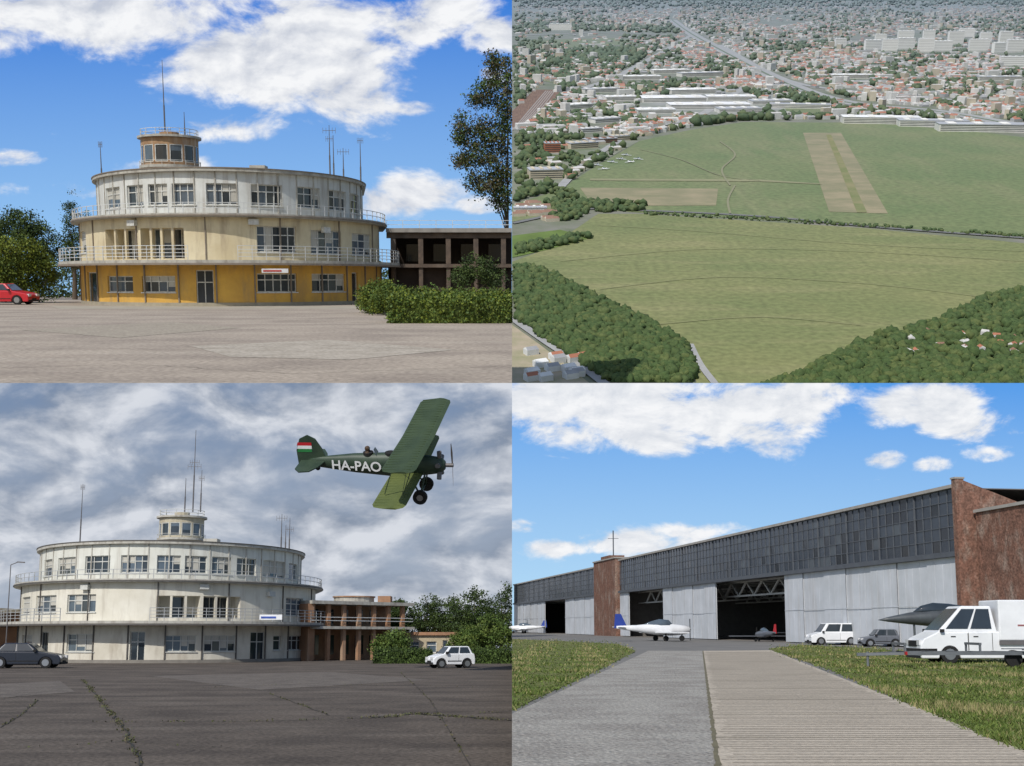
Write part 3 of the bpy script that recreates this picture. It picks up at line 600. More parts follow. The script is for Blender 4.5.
cu=bpy.data.curves.new('registration_letters','FONT'); cu.body='HA-PAO'; cu.size=.70; cu.align_x='CENTER'; cu.extrude=.004; cu.offset=.012
cu.materials.append(PNT['white']); o=bpy.data.objects.new('registration_letters',cu); sc.collection.objects.link(o); o.parent=R
o.matrix_local=Matrix.Translation((-1.30,-.44,-.18))@Matrix.Rotation(math.radians(-5),4,'Z')@Matrix.Rotation(math.radians(90),4,'X')

# =================================================================== BOTTOM RIGHT
ud=Vector((-.151,.9885)); C0=Vector((29.9,80.))
def hp(s,o): return (C0.x+ud.x*s-ud.y*o, C0.y+ud.y*s+ud.x*o)
def hs(u): return solve(BR,hp,u,0,4.,-2,205)
PANEL=mat('sliding_door_metal',(.58,.60,.63),.6,col2=(.49,.51,.53),scale=.5,dirt=(.38,.36,.34),dirts=(1,1,.1),dscale=1.,damt=.6)
STEEL=mat('steel_frame',(.10,.11,.125),.6); PG=[glass('pane_a',(.028,.038,.055),.2),glass('pane_b',(.045,.058,.078),.25),glass('pane_c',(.075,.09,.105),.3),glass('pane_d',(.018,.022,.03),.15)]
CONC=mat('concrete_old',(.36,.34,.31),.9,scale=1)
R=root('aircraft_hangar',BR.M)
Gz=MB();Fz=MB();Dz=MB();Kz=MB();Bz=MB()
zg0,zg1=6.5,10.75
send=200
for i in range(801):
    s=205*i/800
    if hp(s,.4)[0]<.06: send=s;break
segs=[(.3,hs(620)),(hs(596),send)]
for k,(sa,sb) in enumerate(segs):
    z1=zg1 if k==0 else zg1-.3
    n=int((sb-sa)/1.15); rows=5
    for i in range(n):
        a=sa+(sb-sa)*i/n;b_=sa+(sb-sa)*(i+1)/n
        for j in range(rows):
            za=zg0+(z1-zg0)*j/rows; zb=zg0+(z1-zg0)*(j+1)/rows
            Gz.quad((*hp(a,0),za),(*hp(b_,0),za),(*hp(b_,0),zb),(*hp(a,0),zb),random.choices([0,1,2,3],[5,4,1,2])[0])
        cbox(Fz,hp,a-.03,a+.03,zg0,z1,.0,.06 if i%5 else .12,0,500)
    for j in range(rows+1):
        z=zg0+(z1-zg0)*j/rows; cbox(Fz,hp,sa,sb,z-.03,z+.03,.002,.05,0,500)
    cbox(Kz,hp,sa,sb,z1+.02,z1+.25,-.8,.25,0,500); cbox(Fz,hp,sa,sb,zg0-.35,zg0-.04,-.5,.28,0,500)
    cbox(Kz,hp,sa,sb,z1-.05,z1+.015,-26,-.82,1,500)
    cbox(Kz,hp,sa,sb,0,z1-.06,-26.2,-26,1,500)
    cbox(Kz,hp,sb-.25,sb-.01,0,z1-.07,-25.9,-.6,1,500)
def doors(u0,u1,off=0.):
    a,b_=hs(u1),hs(u0); a=max(a,.3); b_=min(b_,send); n=max(1,round((b_-a)/4.4))
    for i in range(n):
        p=a+(b_-a)*i/n;q=a+(b_-a)*(i+1)/n; cbox(Dz,hp,p+.03,q-.03,.08,zg0-.36,-.12-(i%2)*.06+off,0-(i%2)*.06+off,0,500)
        m=int((q-p)/1.1)
        for j in range(1,m): 
            s=p+(q-p)*j/m; cbox(Dz,hp,s-.015,s+.015,.1,zg0-.38,-(i%2)*.06+off+.002,-(i%2)*.06+off+.012,0,500)
        cbox(Fz,hp,p+.0,p+.05,.08,zg0-.36,.003-(i%2)*.06,.02-(i%2)*.06,0,500)
    cbox(Dz,hp,a,b_,2.9,2.96,.02,.035,0,500)
doors(785,966); doors(663,716); doors(620,629); doors(565,596); doors(512,545)
for s in np.arange(3,send-2,6.):
    Fz.beam((*hp(s,-1),6.3),(*hp(s,-25),6.3),.15,1);Fz.beam((*hp(s,-1),8.),(*hp(s,-25),8.),.15,1)
e1=segs[0][1]-1
for o in (-2.5,-9,-17):
    s=8.
    while s<e1-5:
        Fz.beam((*hp(s,o),4.7),(*hp(s+2.4,o),6.2),.16,1);Fz.beam((*hp(s+2.4,o),6.2),(*hp(s+4.8,o),4.7),.16,1); s+=4.8
    Fz.beam((*hp(8,o),4.7),(*hp(e1,o),4.7),.18,1); Fz.beam((*hp(8,o),6.2),(*hp(e1,o),6.2),.18,1)
for s in np.arange(10,e1,12.):
    Fz.beam((*hp(s,-25.8),0),(*hp(s,-25.8),6.2),.4,1); cbox(Gz,hp,s+2,s+9,2.2,4.4,-25.98,-25.9,2,500)
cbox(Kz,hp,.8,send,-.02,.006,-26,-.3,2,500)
pa,pb=hs(619)+.02,hs(597)-.02
cbox(Bz,hp,pa,pb,0,11.2,-3,.5,0,500); cbox(Bz,hp,pa-.15,pb+.15,11.2,11.4,-3.2,.65,1,500)
cbox(Bz,hp,pa+.6*(pb-pa)/2,pb-.6*(pb-pa)/2,11.4,11.9,-2,.3,0,500)
q=hp((pa+pb)/2,-1); Fz.cyl((q[0],q[1],11.9),(q[0],q[1],15.8),.09,0,8); Fz.beam((q[0]-.8,q[1],14.6),(q[0]+.8,q[1],14.6),.07)
cbox(Bz,hp,-.25,.28,0,11.3,-.3,.3,0,500); cbox(Bz,hp,-.3,.33,11.3,11.42,-.35,.36,1,500)
ew=[(0,11.2),(0,0),(26,0),(26,5.5),(16,7.0),(10,8.1),(5,9.4),(2.5,10.3)]
vs=[(*hp(.2,-.31-t),z) for t,z in ew]+[(*hp(-.2,-.31-t),z) for t,z in ew]; n=len(ew)
Bz.add(vs,[tuple(range(n)),tuple(range(2*n-1,n-1,-1))]+[(i,(i+1)%n,n+(i+1)%n,n+i) for i in range(n)],0)
cbox(Bz,hp,-7,-.5,0,9.0,-22,-.9,0,500); cbox(Bz,hp,-7.15,-.45,9.0,9.2,-22,-.75,1,500)
cbox(Bz,hp,-7.04,-7.0,4.,6.6,-22,-.92,2,500); cbox(Bz,hp,-7.04,-7.002,0.,1.2,-22,-.92,1,500)
for o in (-3.2,-6.5): cbox(Gz,hp,-7.06,-7.045,1.6,3.2,o-1.,o,0,500); cbox(Bz,hp,-7.09,-7.0,3.2,3.4,o-1.2,o+.2,1,500)
Gz.make('clerestory_glazing',PG,R);Fz.make('steel_framing',[STEEL,mat('truss_paint',(.5,.5,.48),.7)],R)
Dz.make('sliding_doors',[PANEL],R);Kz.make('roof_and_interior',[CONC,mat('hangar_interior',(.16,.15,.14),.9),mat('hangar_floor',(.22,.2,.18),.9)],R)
Bz.make('brick_walls',[BRICK,CONC,mat('old_plaster',(.33,.28,.235),.9,col2=(.24,.17,.135),scale=.8)],R)
AP=mat('apron_asphalt',(.21,.20,.185),.9,col2=(.16,.155,.145),scale=.3,bump=.2)
poly_ground('apron_ground',BR,[(0,8),(60,8),(150,290),(0,290)],0,AP)
GRM=mat('grass_ground',(.125,.155,.038),.95,col2=(.19,.175,.07),scale=.5,detail=10,bump=.6,bscale=12,dirt=(.085,.12,.027),dirts=(1,1,1),dscale=.25,damt=.8)
gL=[(512,711),(540,697),(580,679),(615,662),(636,651),(618,644),(560,641),(512,639)]
gR=[(1060,762),(1000,742),(900,700),(830,670),(768,649),(800,645),(870,648),(930,655),(1100,668),(1200,700)]
sheet('grass_verge',BR,gL,.012,GRM); sheet('grass_verge',BR,gR,.012,GRM)
ASP=mat('path_asphalt',(.37,.35,.31),.95,col2=(.285,.265,.235),scale=.6,detail=12,lo=.42,hi=.58,bump=.8,bscale=10,dirt=(.46,.43,.39),dirts=(1,1,1),dscale=9,damt=.8,grain=.4,gscale=16.)
CNC=mat('path_concrete',(.52,.455,.365),.9,col2=(.42,.365,.29),scale=5,detail=8,stretch=(.12,1.,1),rot=-.153,bump=.3,bscale=10,dirt=(.33,.285,.225),dirts=(.4,.4,1),dscale=.8,damt=.7,grain=.22,gscale=16.)
pd=Vector((.153,.988))
poly_ground('asphalt_path',BR,[(0,8),(1.42,8),(2.28,13.6),(2.28+.155*62,75.6),(-1.3+.149*66,76.),(0,22.2)],.006,ASP)
poly_ground('concrete_path',BR,[(1.42,8),(5.35,8),(6.25,13.6),(6.25+.161*64,77.6),(2.28+.155*62,75.6)],.006,CNC)
J=MB()
for t in np.arange(-5,62,4.5):
    A=Vector((2.28,13.6))+pd*t; B_=Vector((6.2+.006*t,13.6))+pd*t; J.quad((A.x,A.y,.012),(B_.x,B_.y,.012),(B_.x,B_.y+.04,.012),(A.x,A.y+.04,.012))
for t in np.arange(-5,60,.32):
    t+=random.uniform(-.05,.05); e=random.uniform(0,.25)
    A=Vector((2.3+e,13.6))+pd*t; B_=Vector((6.2+.006*t-e,13.6))+pd*t; J.quad((A.x,A.y,.0095),(B_.x,B_.y,.0095),(B_.x,B_.y+.06,.0095),(A.x,A.y+.06,.0095),1)
for t in np.arange(-5,62,.5):
    A=Vector((2.28,13.6))+pd*t; B_=A+pd*.52; J.quad((A.x-.03,A.y,.015),(A.x+.03+.02*math.sin(t*3),A.y,.015),(B_.x+.03,B_.y,.015),(B_.x-.03-.02*math.cos(t*5),B_.y,.015))
J.make('path_joints',[mat('joint_brown',(.18,.16,.10),.95),mat('ridge_tone',(.43,.375,.30),.95,col2=(.36,.31,.245),scale=3,grain=.2)],None,BR.M)
def inpoly(pts,X,Y):
    c=np.zeros(len(X),bool); n=len(pts); j=n-1
    for i in range(n):
        xi,yi=pts[i];xj,yj=pts[j]
        t=((yi>Y)!=(yj>Y))&(X<(xj-xi)*(Y-yi)/((yj-yi) if yj!=yi else 1e-9)+xi); c^=t; j=i
    return c
Rg=root('grass',BR.M); Vs=[];mi=[]
for poly in (gL,gR):
    U=rng.uniform(512,1024,150000);Vv=639+ (766-639)*rng.uniform(0,1,150000)
    k=inpoly(poly,U,Vv+rng.normal(size=len(U))*1.6); U=U[k];Vv=Vv[k]
    d=np.stack([(U-PX)/F,np.ones_like(U),(PY-Vv)/F],1)@np.array(BR.R).T; t=-BR.h/d[:,2]; Pt=d*t[:,None]; Pt[:,2]=0
    Pt[:,0]=np.maximum(Pt[:,0],.01)
    pn=np.sin(Pt[:,0]*1.3+Pt[:,1]*.4)*np.cos(Pt[:,1]*.5-Pt[:,0]*.6)
    n=len(Pt); hgt=rng.uniform(.03,.11,n)*(1+.6*pn); ang=rng.uniform(0,6.28,n); wd=.006+.0006*Pt[:,1]
    dx=np.cos(ang)*wd;dy=np.sin(ang)*wd; lean=rng.normal(size=(n,2))*.05
    V=np.stack([Pt+np.stack([-dx,-dy,0*dx],1),Pt+np.stack([dx,dy,0*dx],1),Pt+np.stack([lean[:,0],lean[:,1],hgt],1)],1).reshape(-1,3)
    V[:,0]=np.maximum(V[:,0],.005); Vs.append(V); mi.append(np.where(pn+rng.normal(size=n)*.5>.55,2,rng.integers(0,2,n)))
GB=[leafm('grass_a',(.155,.205,.045)),leafm('grass_b',(.105,.155,.034)),mat('grass_dry',(.29,.26,.115),.8)]
V=np.concatenate(Vs); fast('grass_blades',V,np.arange(len(V)).reshape(-1,3),GB,np.concatenate(mi),Rg)
x=P2(BR,820,98); car(BR,'parked_van',x,98,math.radians(184),'white',L=4.0,W=1.8,H=1.75,belt=1.0,hood=.95,cab=(-.48,.3,-.45,.16),wr=.33)
x=P2(BR,866,90); car(BR,'parked_car',x,90,math.radians(178),'grey',L=3.0,W=1.5,H=1.3,belt=.8,hood=.75,wr=.28)
x=P2(BR,850,101); car(BR,'parked_car',x,101,math.radians(150),'black',L=3.6,H=1.4)
D=52.
x=P2(BR,897,D)+3.1
R=car(BR,'crew_cab_truck',x,D,math.radians(180),'white',L=6.2,W=2.0,H=2.4,belt=1.3,hood=1.15,cab=(-.03,.38,.0,.20),wr=.38)
b=MB(); b.box((-3.6,-1.08,.95),(-.22,1.08,2.65)); b.make('cargo_box',[PNT['white']],R,bevel=.06)
b=MB(); b.box((-3.6,-1.1,.78),(-.22,1.1,.948),1)
for xx in (-1.4,-2.5): b.box((xx-.015,1.082,1.0),(xx+.015,1.095,2.6))
b.box((-2.4,1.084,1.55),(-1.0,1.09,1.62),0); b.box((-2.9,1.084,1.1),(-2.0,1.09,1.3),0)
b.box((2.4,-1.012,.35),(3.115,1.012,.62),2); b.box((1.05,1.0,.55),(1.07,1.008,1.28),2); b.box((.05,1.0,.55),(.07,1.008,1.28),2); b.box((.65,1.0,1.1),(.85,1.02,1.14),2); b.box((1.6,1.0,1.1),(1.8,1.02,1.14),2)
b.box((3.0,-.5,.7),(3.12,.5,.95),2)
b.make('seams_and_markings',[mat('marking_grey_red',(.3,.12,.12),.6),METAL,RUB],R)
T=root('flatbed_trailer',BR.M@Matrix.Translation((P2(BR,960,46),46,0)))
TRM=mat('galvanised_steel',(.2,.21,.22),.5,metal=.5)
b=MB(); b.beam((-3.0,-.7,.55),(4,-.7,.55),.12);b.beam((-3.0,.7,.55),(4,.7,.55),.12)
for xx in np.arange(-2.8,4,.9): b.beam((xx,-.7,.58),(xx,.7,.58),.08)
b.beam((-4.3,0,.5),(-3,-.7,.55),.1);b.beam((-4.3,0,.5),(-3,.7,.55),.1);b.beam((-4.6,0,.5),(-4.2,0,.5),.12);b.cyl((-4.2,0,0.05),(-4.2,0,.6),.05)
for xx in (-3,-.2,2.4):
    b.beam((xx,-.7,.58),(xx,-.7,.9),.07);b.beam((xx,.7,.58),(xx,.7,.9),.07);b.beam((xx,-.75,.9),(xx,.75,.9),.09)
b.make('frame',[TRM],T)
b=MB()
for xx in (1.7,2.5):
    for sy in (-1,1): b.cyl((xx,sy*.85,.32),(xx,sy*1.05,.32),.32,0,20); b.cyl((xx,sy*1.05,.32),(xx,sy*1.07,.32),.17,1,12); b.box((xx-.40,sy*.95-.13,.67),(xx+.38,sy*.95+.13,.71),1)
b.box((-3.05,-.9,.5),(-2.98,-.75,.62),2); b.make('wheels',[RUB,HUB,TAIL],T)
JT=mat('jet_grey',(.075,.085,.09),.4,col2=(.05,.055,.06),scale=2,spec=.5)
T=root('jet_aircraft',BR.M@Matrix.Translation((P2(BR,926,60),60,1.95))@Matrix.Rotation(math.radians(183),4,'Z')@Matrix.Rotation(math.radians(1),4,'Y'))
b=MB(); b.loft([(3.2,.01,.01,-.05),(2.7,.12,.12,-.03),(1.7,.28,.28,0),(.5,.42,.42,0),(-2,.5,.5,0),(-5,.46,.46,0),(-6,.32,.32,0)],0,20); b.make('fuselage',[JT],T,smooth=True)
b=MB(); b.loft([(1.4,.02,.02,.32),(1.0,.2,.24,.38),(.4,.26,.36,.4),(-.4,.22,.28,.42),(-1.6,.05,.05,.46)],0,14); b.make('canopy',[G1],T,smooth=True)
b=MB(); b.add([(-1.5,-.4,-.1),(-4.,-2.6,-.1),(-4.8,-2.6,-.1),(-4.,-.4,-.1),(-1.5,.4,-.1),(-4.,2.6,-.1),(-4.8,2.6,-.1),(-4.,.4,-.1)],[(0,1,2,3),(7,6,5,4)]); b.add([(-4.2,0,.4),(-5.6,0,1.0),(-6.2,0,1.0),(-5.9,0,.3)],[(0,1,2,3)])
for xx,yy in ((1.4,0),(-2.5,-.9),(-2.5,.9)): b.cyl((xx,yy,-.3),(xx,yy,-1.75),.06,0,8); b.cyl((xx,yy-.07,-1.7),(xx,yy+.07,-1.7),.25,0,14)
b.make('wings_and_gear',[JT],T)
def lightplane(cell,u,D,yaw,m1,m2,sc_=1.,x=None,z=.95):
    T=root('light_aircraft',cell.M@Matrix.Translation((P2(cell,u,D) if x is None else x,D,z*sc_))@Matrix.Rotation(yaw,4,'Z')@Matrix.Scale(sc_,4))
    b=MB(); b.loft([(-3.8,.05,.12,.2),(-2,.22,.28,.1),(-.3,.45,.5,.05),(1,.48,.5,0),(1.9,.4,.42,-.02),(2.6,.28,.3,-.02),(2.8,.08,.08,0)],0,12); b.make('fuselage',[m1],T,smooth=True)
    b=MB(); b.loft([(1.2,.05,.03,.4),(.8,.33,.4,.42),(0,.36,.48,.42),(-.9,.2,.25,.4),(-1.5,.05,.05,.35)],0,10); b.make('canopy',[G2],T,smooth=True)
    b=MB(); b.slab([(.9,-.3),(.8,-4.6),(-.1,-4.7),(-.5,-.3)],-.28,-.18,0); b.slab([(.9,.3),(.8,4.6),(-.1,4.7),(-.5,.3)],-.28,-.18,0)
    b.slab([(-3.1,-1.4),(-3.1,1.4),(-3.7,1.4),(-3.7,-1.4)],.2,.25,0)
    b.add([(-2.9,-.02,.3),(-3.4,-.02,1.3),(-3.9,-.02,1.3),(-4.,-.02,.1),(-2.9,.02,.3),(-3.4,.02,1.3),(-3.9,.02,1.3),(-4.,.02,.1)],[(0,1,2,3),(4,5,6,7),(0,1,5,4),(1,2,6,5),(2,3,7,6)],1)
    for xx,yy in ((2.0,0),(.1,-1.2),(.1,1.2)): b.cyl((xx,yy,-.2),(xx,yy,-.72),.05,2,6); b.cyl((xx,yy-.06,-.72),(xx,yy+.06,-.72),.23,2,14)
    b.box((2.72,-.05,-.9),(2.76,.05,.9),2)
    b.make('wings_tail_and_gear',[m1,m2,RUB],T)
BLU=paint('paint_blue',(.03,.06,.3))
lightplane(BR,654,122,math.radians(14),PNT['white'],BLU,1.2)
lightplane(BR,755,118,math.radians(100),PNT['grey'],PNT['red'],.75)
lightplane(BR,524,235,math.radians(170),PNT['white'],BLU,1.1)

# =================================================================== TOP RIGHT (aerial)
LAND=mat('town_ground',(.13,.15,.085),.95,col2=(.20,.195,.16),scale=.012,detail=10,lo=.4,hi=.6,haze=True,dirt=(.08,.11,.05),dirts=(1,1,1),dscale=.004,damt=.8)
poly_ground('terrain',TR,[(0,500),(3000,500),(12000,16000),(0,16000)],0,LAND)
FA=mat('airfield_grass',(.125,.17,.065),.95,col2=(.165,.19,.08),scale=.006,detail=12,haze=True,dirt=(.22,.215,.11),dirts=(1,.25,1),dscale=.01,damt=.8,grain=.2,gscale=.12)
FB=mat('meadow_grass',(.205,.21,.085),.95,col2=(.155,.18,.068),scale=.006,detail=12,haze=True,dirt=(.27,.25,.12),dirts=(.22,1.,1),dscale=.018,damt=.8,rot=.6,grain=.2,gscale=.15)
sheet('airfield_meadow',TR,[(512,205),(560,190),(590,170),(640,141),(690,130),(745,122),(870,123),(960,130),(1030,138),(1030,240),(860,225),(640,213),(585,208),(512,222)],1.,FA)
sheet('lower_meadow',TR,[(512,262),(545,250),(598,214),(640,214),(860,228),(1030,244),(1030,290),(940,318),(880,338),(800,376),(770,400),(700,400),(690,350),(640,325),(512,268)],1.,FB)
TAN=mat('dry_strip',(.30,.255,.155),.95,col2=(.22,.205,.115),scale=.02,detail=12,lo=.35,hi=.6,haze=True,dirt=(.15,.17,.075),dirts=(.3,1,1),dscale=.02,damt=.8)
GST=mat('green_strip',(.16,.185,.08),.95,scale=.02,col2=(.24,.22,.12))
sheet('runway',TR,[(803,133),(841,133),(888,214),(829,212)],2.,TAN); sheet('runway_median',TR,[(826,135),(831,135),(867,213),(857,213)],3.,GST)
sheet('taxi_strip',TR,[(580,188),(718,189),(716,206),(640,206),(590,202)],2.,TAN)
sheet('taxi_strip_median',TR,[(590,179),(760,180),(820,184),(822,185),(760,182),(590,181)],3.,mat('pale_track',(.25,.25,.15),.95,scale=.02))
RB_=[]
def ribbon(name,pts,w,z,m,n=12,keep=0):
    z*=.3
    b=MB(); P=[TR.g(u,v) for u,v in pts]
    if keep: RB_.append((pts,keep))
    Q=[]
    for i in range(len(P)-1):
        p0=P[max(i-1,0)];p1=P[i];p2=P[i+1];p3=P[min(i+2,len(P)-1)]
        for k in range(n):
            t=k/n; Q.append(.5*((2*p1)+(p2-p0)*t+(2*p0-5*p1+4*p2-p3)*t*t+(3*p1-p0-3*p2+p3)*t**3))
    Q.append(P[-1]); L_=[]
    for i,p in enumerate(Q):
        d=(Q[min(i+1,len(Q)-1)]-Q[max(i-1,0)]); nn=Vector((-d.y,d.x,0)).normalized()*w/2
        L_.append((p+nn,p-nn))
    for a,b_ in zip(L_[:-1],L_[1:]):
        vs=[a[0],b_[0],b_[1],a[1]]; vs=[Vector((max(v.x,.2),v.y,z)) for v in vs]; b.quad(*vs)
    b.make(name,[m],None,TR.M)
ROADM=mat('road_asphalt',(.17,.17,.165),.9,scale=.05,haze=True); ROADP=mat('road_pale',(.36,.36,.35),.9,scale=.05,haze=True)
HW=[(672,20),(690,33),(730,55),(790,85),(850,103),(940,112),(1030,128)]
ribbon('highway',HW,60,2.5,ROADP,keep=3.4); ribbon('highway_median',HW,9,3.2,mat('median',(.12,.16,.08),.9,haze=True))
ribbon('highway',[(1030,104),(940,99),(870,93),(800,84),(760,68),(720,45)],26,2.7,ROADP,keep=2)
ribbon('highway',[(512,36),(600,33),(690,36),(800,40),(1030,36)],30,2.8,ROADP,keep=1.2)
ribbon('town_road',[(760,72),(740,90),(700,116),(690,124)],20,2.6,ROADP,keep=1.8)
ribbon('country_road',[(512,224),(585,210),(640,211),(760,217),(880,228),(1030,239)],9,4.,ROADM)
ribbon('town_road',[(512,130),(560,95),(620,75),(690,36)],26,2.3,ROADP,keep=1.8)
ribbon('town_road',[(560,188),(590,160),(640,132),(700,120),(800,114),(860,118)],14,4.1,ROADP,keep=1.4)
ribbon('town_road',[(900,60),(930,80),(1000,96),(1030,99)],18,2.2,ROADP,keep=1.2)
TRK=mat('track_earth',(.25,.245,.145),.9,haze=True)
ribbon('field_track',[(720,142),(735,155),(722,170),(730,186)],3,4.,TRK)
ribbon('field_track',[(735,186),(728,200),(730,214)],3,4.,TRK)
ribbon('field_track',[(640,150),(680,160),(720,176),(760,181)],2,4.,TRK)
for l in [[(560,262),(700,250),(850,252),(1024,262)],[(600,290),(720,278),(860,284),(985,298)],[(660,325),(760,318),(860,326)],[(598,226),(700,232),(860,245),(1024,252)]]:
    ribbon('field_track',l,1.3,4.2,mat('faint_track',(.24,.24,.115),.95,haze=True))
ribbon('railway_yard',[(512,128),(530,110),(548,90)],75,2.6,mat('rail_ballast',(.22,.15,.115),.95,col2=(.13,.09,.075),scale=.1,stretch=(4,.2,1)),keep=9)
for k in range(5): ribbon('railway_track',[(512+k*3,131-k*1.5),(529+k*3.4,111-k),(546+k*2.2,91)],3,3.2+k*.05,mat('rail_line',(.34,.30,.27),.8,haze=True))
ribbon('access_road',[(512,319),(545,342),(575,362),(606,386)],9,4.,ROADP)
ribbon('access_road',[(690,345),(700,365),(716,386)],6,4.,ROADP)
sheet('building_plot',TR,[(512,325),(540,345),(598,390),(512,395)],1.2,mat('bare_earth',(.40,.33,.24),.95,col2=(.27,.26,.15),scale=.04))
sheet('industrial_yard',TR,[(512,150),(560,135),(600,140),(640,141),(590,168),(560,188),(512,200)],1.5,mat('yard',(.24,.235,.19),.95,col2=(.13,.16,.085),scale=.02,haze=True))
sheet('retail_yard',TR,[(640,86),(770,88),(790,116),(690,122),(640,118)],1.5,mat('yard_grey',(.30,.30,.29),.95,col2=(.2,.22,.17),scale=.015,haze=True))
sheet('green_patch',TR,[(512,236),(560,230),(592,238),(548,250),(512,258)],1.6,mat('green_patch_m',(.13,.19,.05),.95,scale=.03))
for pts in [[(520,40),(620,38),(640,44),(530,50)],[(525,78),(560,70),(600,74),(560,84)],[(760,50),(860,52),(870,60),(790,62)],[(720,100),(800,96),(850,110),(790,118)],[(880,98),(1024,106),(1024,112),(900,104)]]:
    sheet('green_patch',TR,pts,1.4,mat('far_field',(.16,.19,.08),.95,scale=.01,haze=True))
field=[(560,192),(590,168),(640,138),(690,127),(745,119),(870,120),(960,127),(1030,134),(1030,300),(512,300),(512,260)]
def roadfree(u,v,mul=1.):
    u=np.asarray(u,float);v=np.asarray(v,float); ok=np.ones(len(u),bool)
    for pts,kp in RB_:
        for (x0,y0),(x1,y1) in zip(pts[:-1],pts[1:]):
            L2=(x1-x0)**2+(y1-y0)**2; t=np.clip(((u-x0)*(x1-x0)+(v-y0)*(y1-y0))/L2,0,1)
            ok&=np.hypot(u-x0-t*(x1-x0),v-y0-t*(y1-y0))>kp*mul
    return ok
HALLS=[(672,101,80,34,10,.1),(708,108,95,30,10,.05),(692,93,65,24,10,.2),(738,112,50,20,9,.1),(655,113,44,20,9,.1),(730,100,60,24,10,0.),(880,123,80,20,13,-.12),(932,126,70,18,12,-.12),(990,131,105,20,14,-.1),(700,76,70,20,10,.3),(670,73,60,18,10,.2),(605,122,34,15,8,.5),(640,79,60,18,9,.1),(1000,80,70,18,10,0),(800,108,70,15,9,-.2),(770,104,50,20,9,.1),(600,92,50,18,9,.3),(575,108,40,16,9,.5),(620,100,40,16,9,.2),(850,78,60,18,10,0.)]
FLATS=[(872,50,34,9,38,.2),(889,51,30,9,44,-.1),(905,49,36,9,42,.1),(925,52,30,9,50,-.1),(942,51,36,9,38,.0),(955,44,34,9,52,.1),(978,51,40,9,44,0),(998,53,26,9,38,.3),(1014,52,34,9,46,.1),(1005,43,30,9,48,.1),(985,42,26,9,40,0),(905,41,36,9,44,0),(880,43,24,9,36,0),(560,30,60,11,30,0),(1012,66,44,9,30,0),(966,37,36,9,38,0),(928,42,26,9,50,0),(840,46,24,9,30,.1)]
INDS=[(545,178,26,14,14,.15,2),(552,152,14,10,16,.1,3),(582,148,28,11,10,.4,2),(600,143,32,9,8,.4,4),(530,212,22,6,6,.05,0),(590,132,22,10,7,.4,0),(620,140,20,9,8,.4,2)]
def clear(u,v,m=1.):
    u=np.asarray(u,float);v=np.asarray(v,float); ok=roadfree(u,v,m)
    for h_ in HALLS+FLATS+INDS:
        k=1200/TR.g(h_[0],h_[1]).y; ok&=~((abs(u-h_[0])<h_[2]*k*1.05+1)&(v-h_[1]<h_[3]*k*.5+2.5)&(v-h_[1]>-h_[4]*k-1.5))
    return ok
HV=[];HF=[];HM=[]
def house(p,ang,l,w,h,rh,wm,rm):
    c,s=math.cos(ang),math.sin(ang)
    def t(x,y,z): return (p.x+x*c-y*s,p.y+x*s+y*c,z)
    b=len(HV); HV.extend([t(-l,-w,0),t(l,-w,0),t(l,w,0),t(-l,w,0),t(-l,-w,h),t(l,-w,h),t(l,w,h),t(-l,w,h),t(-l*.9,0,h+rh),t(l*.9,0,h+rh)])
    for f_,m_ in (((0,1,5,4),wm),((2,3,7,6),wm),((1,2,6,5),wm),((3,0,4,7),wm),((4,5,9,8),rm),((6,7,8,9),rm),((5,6,9),wm),((7,4,8),wm)): HF.append(tuple(b+i for i in f_));HM.append(m_)
CU=rng.uniform(513,1024,30000);CV=2+134*rng.uniform(0,1,30000)**1.2
k=clear(CU,CV)&~inpoly(field,CU,CV); CU=CU[k];CV=CV[k]; cnt=0
for u,v in zip(CU,CV):
    if cnt>6600: break
    dens=1. if (u>740 and v>50) or v<30 else (.6 if u<640 else .8)
    if 700<u<860 and 88<v<118: dens*=.25
    if 525<u<640 and 34<v<55: dens*=.3
    if math.sin(u*.05)+math.sin(v*.23+u*.02)>1.2: dens*=.2
    if v<7: dens*=.3
    if random.random()>dens: continue
    p=TR.g(u,v); sz=random.uniform(5.5,10)*(1+.3*p.y/6000); rf=random.choices([3,4,5,6],[6,3,2,3])[0]
    if p.x<20: continue
    ar=random.random()
    if ar<.05: house(p,.3,sz*2.2,sz*.9,random.uniform(8,14),1,0,random.choice([5,6]))
    elif ar<.09: house(p,random.uniform(0,3),sz*1.2,sz*.7,random.uniform(16,28),1,random.choice([0,1]),6)
    else:
        a_=random.choice([.3,.3+1.57,random.uniform(0,3)]); h_=random.uniform(4,8); house(p,a_,sz,sz*.65,h_,random.uniform(2,4),random.choice([0,0,1,2]),rf)
        if ar>.75: house(p+Vector((math.cos(a_)*sz,math.sin(a_)*sz,0)),a_+1.57,sz*.7,sz*.45,h_*.7,2,1,rf)
    cnt+=1
for _ in range(75):
    u,v=random.choice([(random.uniform(516,588),random.uniform(352,386)),(random.uniform(516,552),random.uniform(204,222)),(random.uniform(905,1024),random.uniform(330,362)),(random.uniform(520,620),random.uniform(140,180))])
    p=TR.g(u,v)
    if p.x<8: continue
    if v<200: 
        if inpoly(field,np.array([u]),np.array([v]))[0]: continue
        house(p,.4,10,6,6,2,1,random.choice([3,5,6]))
    elif v<300: house(p,.2,9,5,4,2,1,4)
    elif u<600: house(p,.45,5.5,4,5,2,0,random.choice([5,0,3]))
    else: house(p,random.uniform(0,3),3.5,2.6,6,1.5,0,random.choice([3,4,6]))
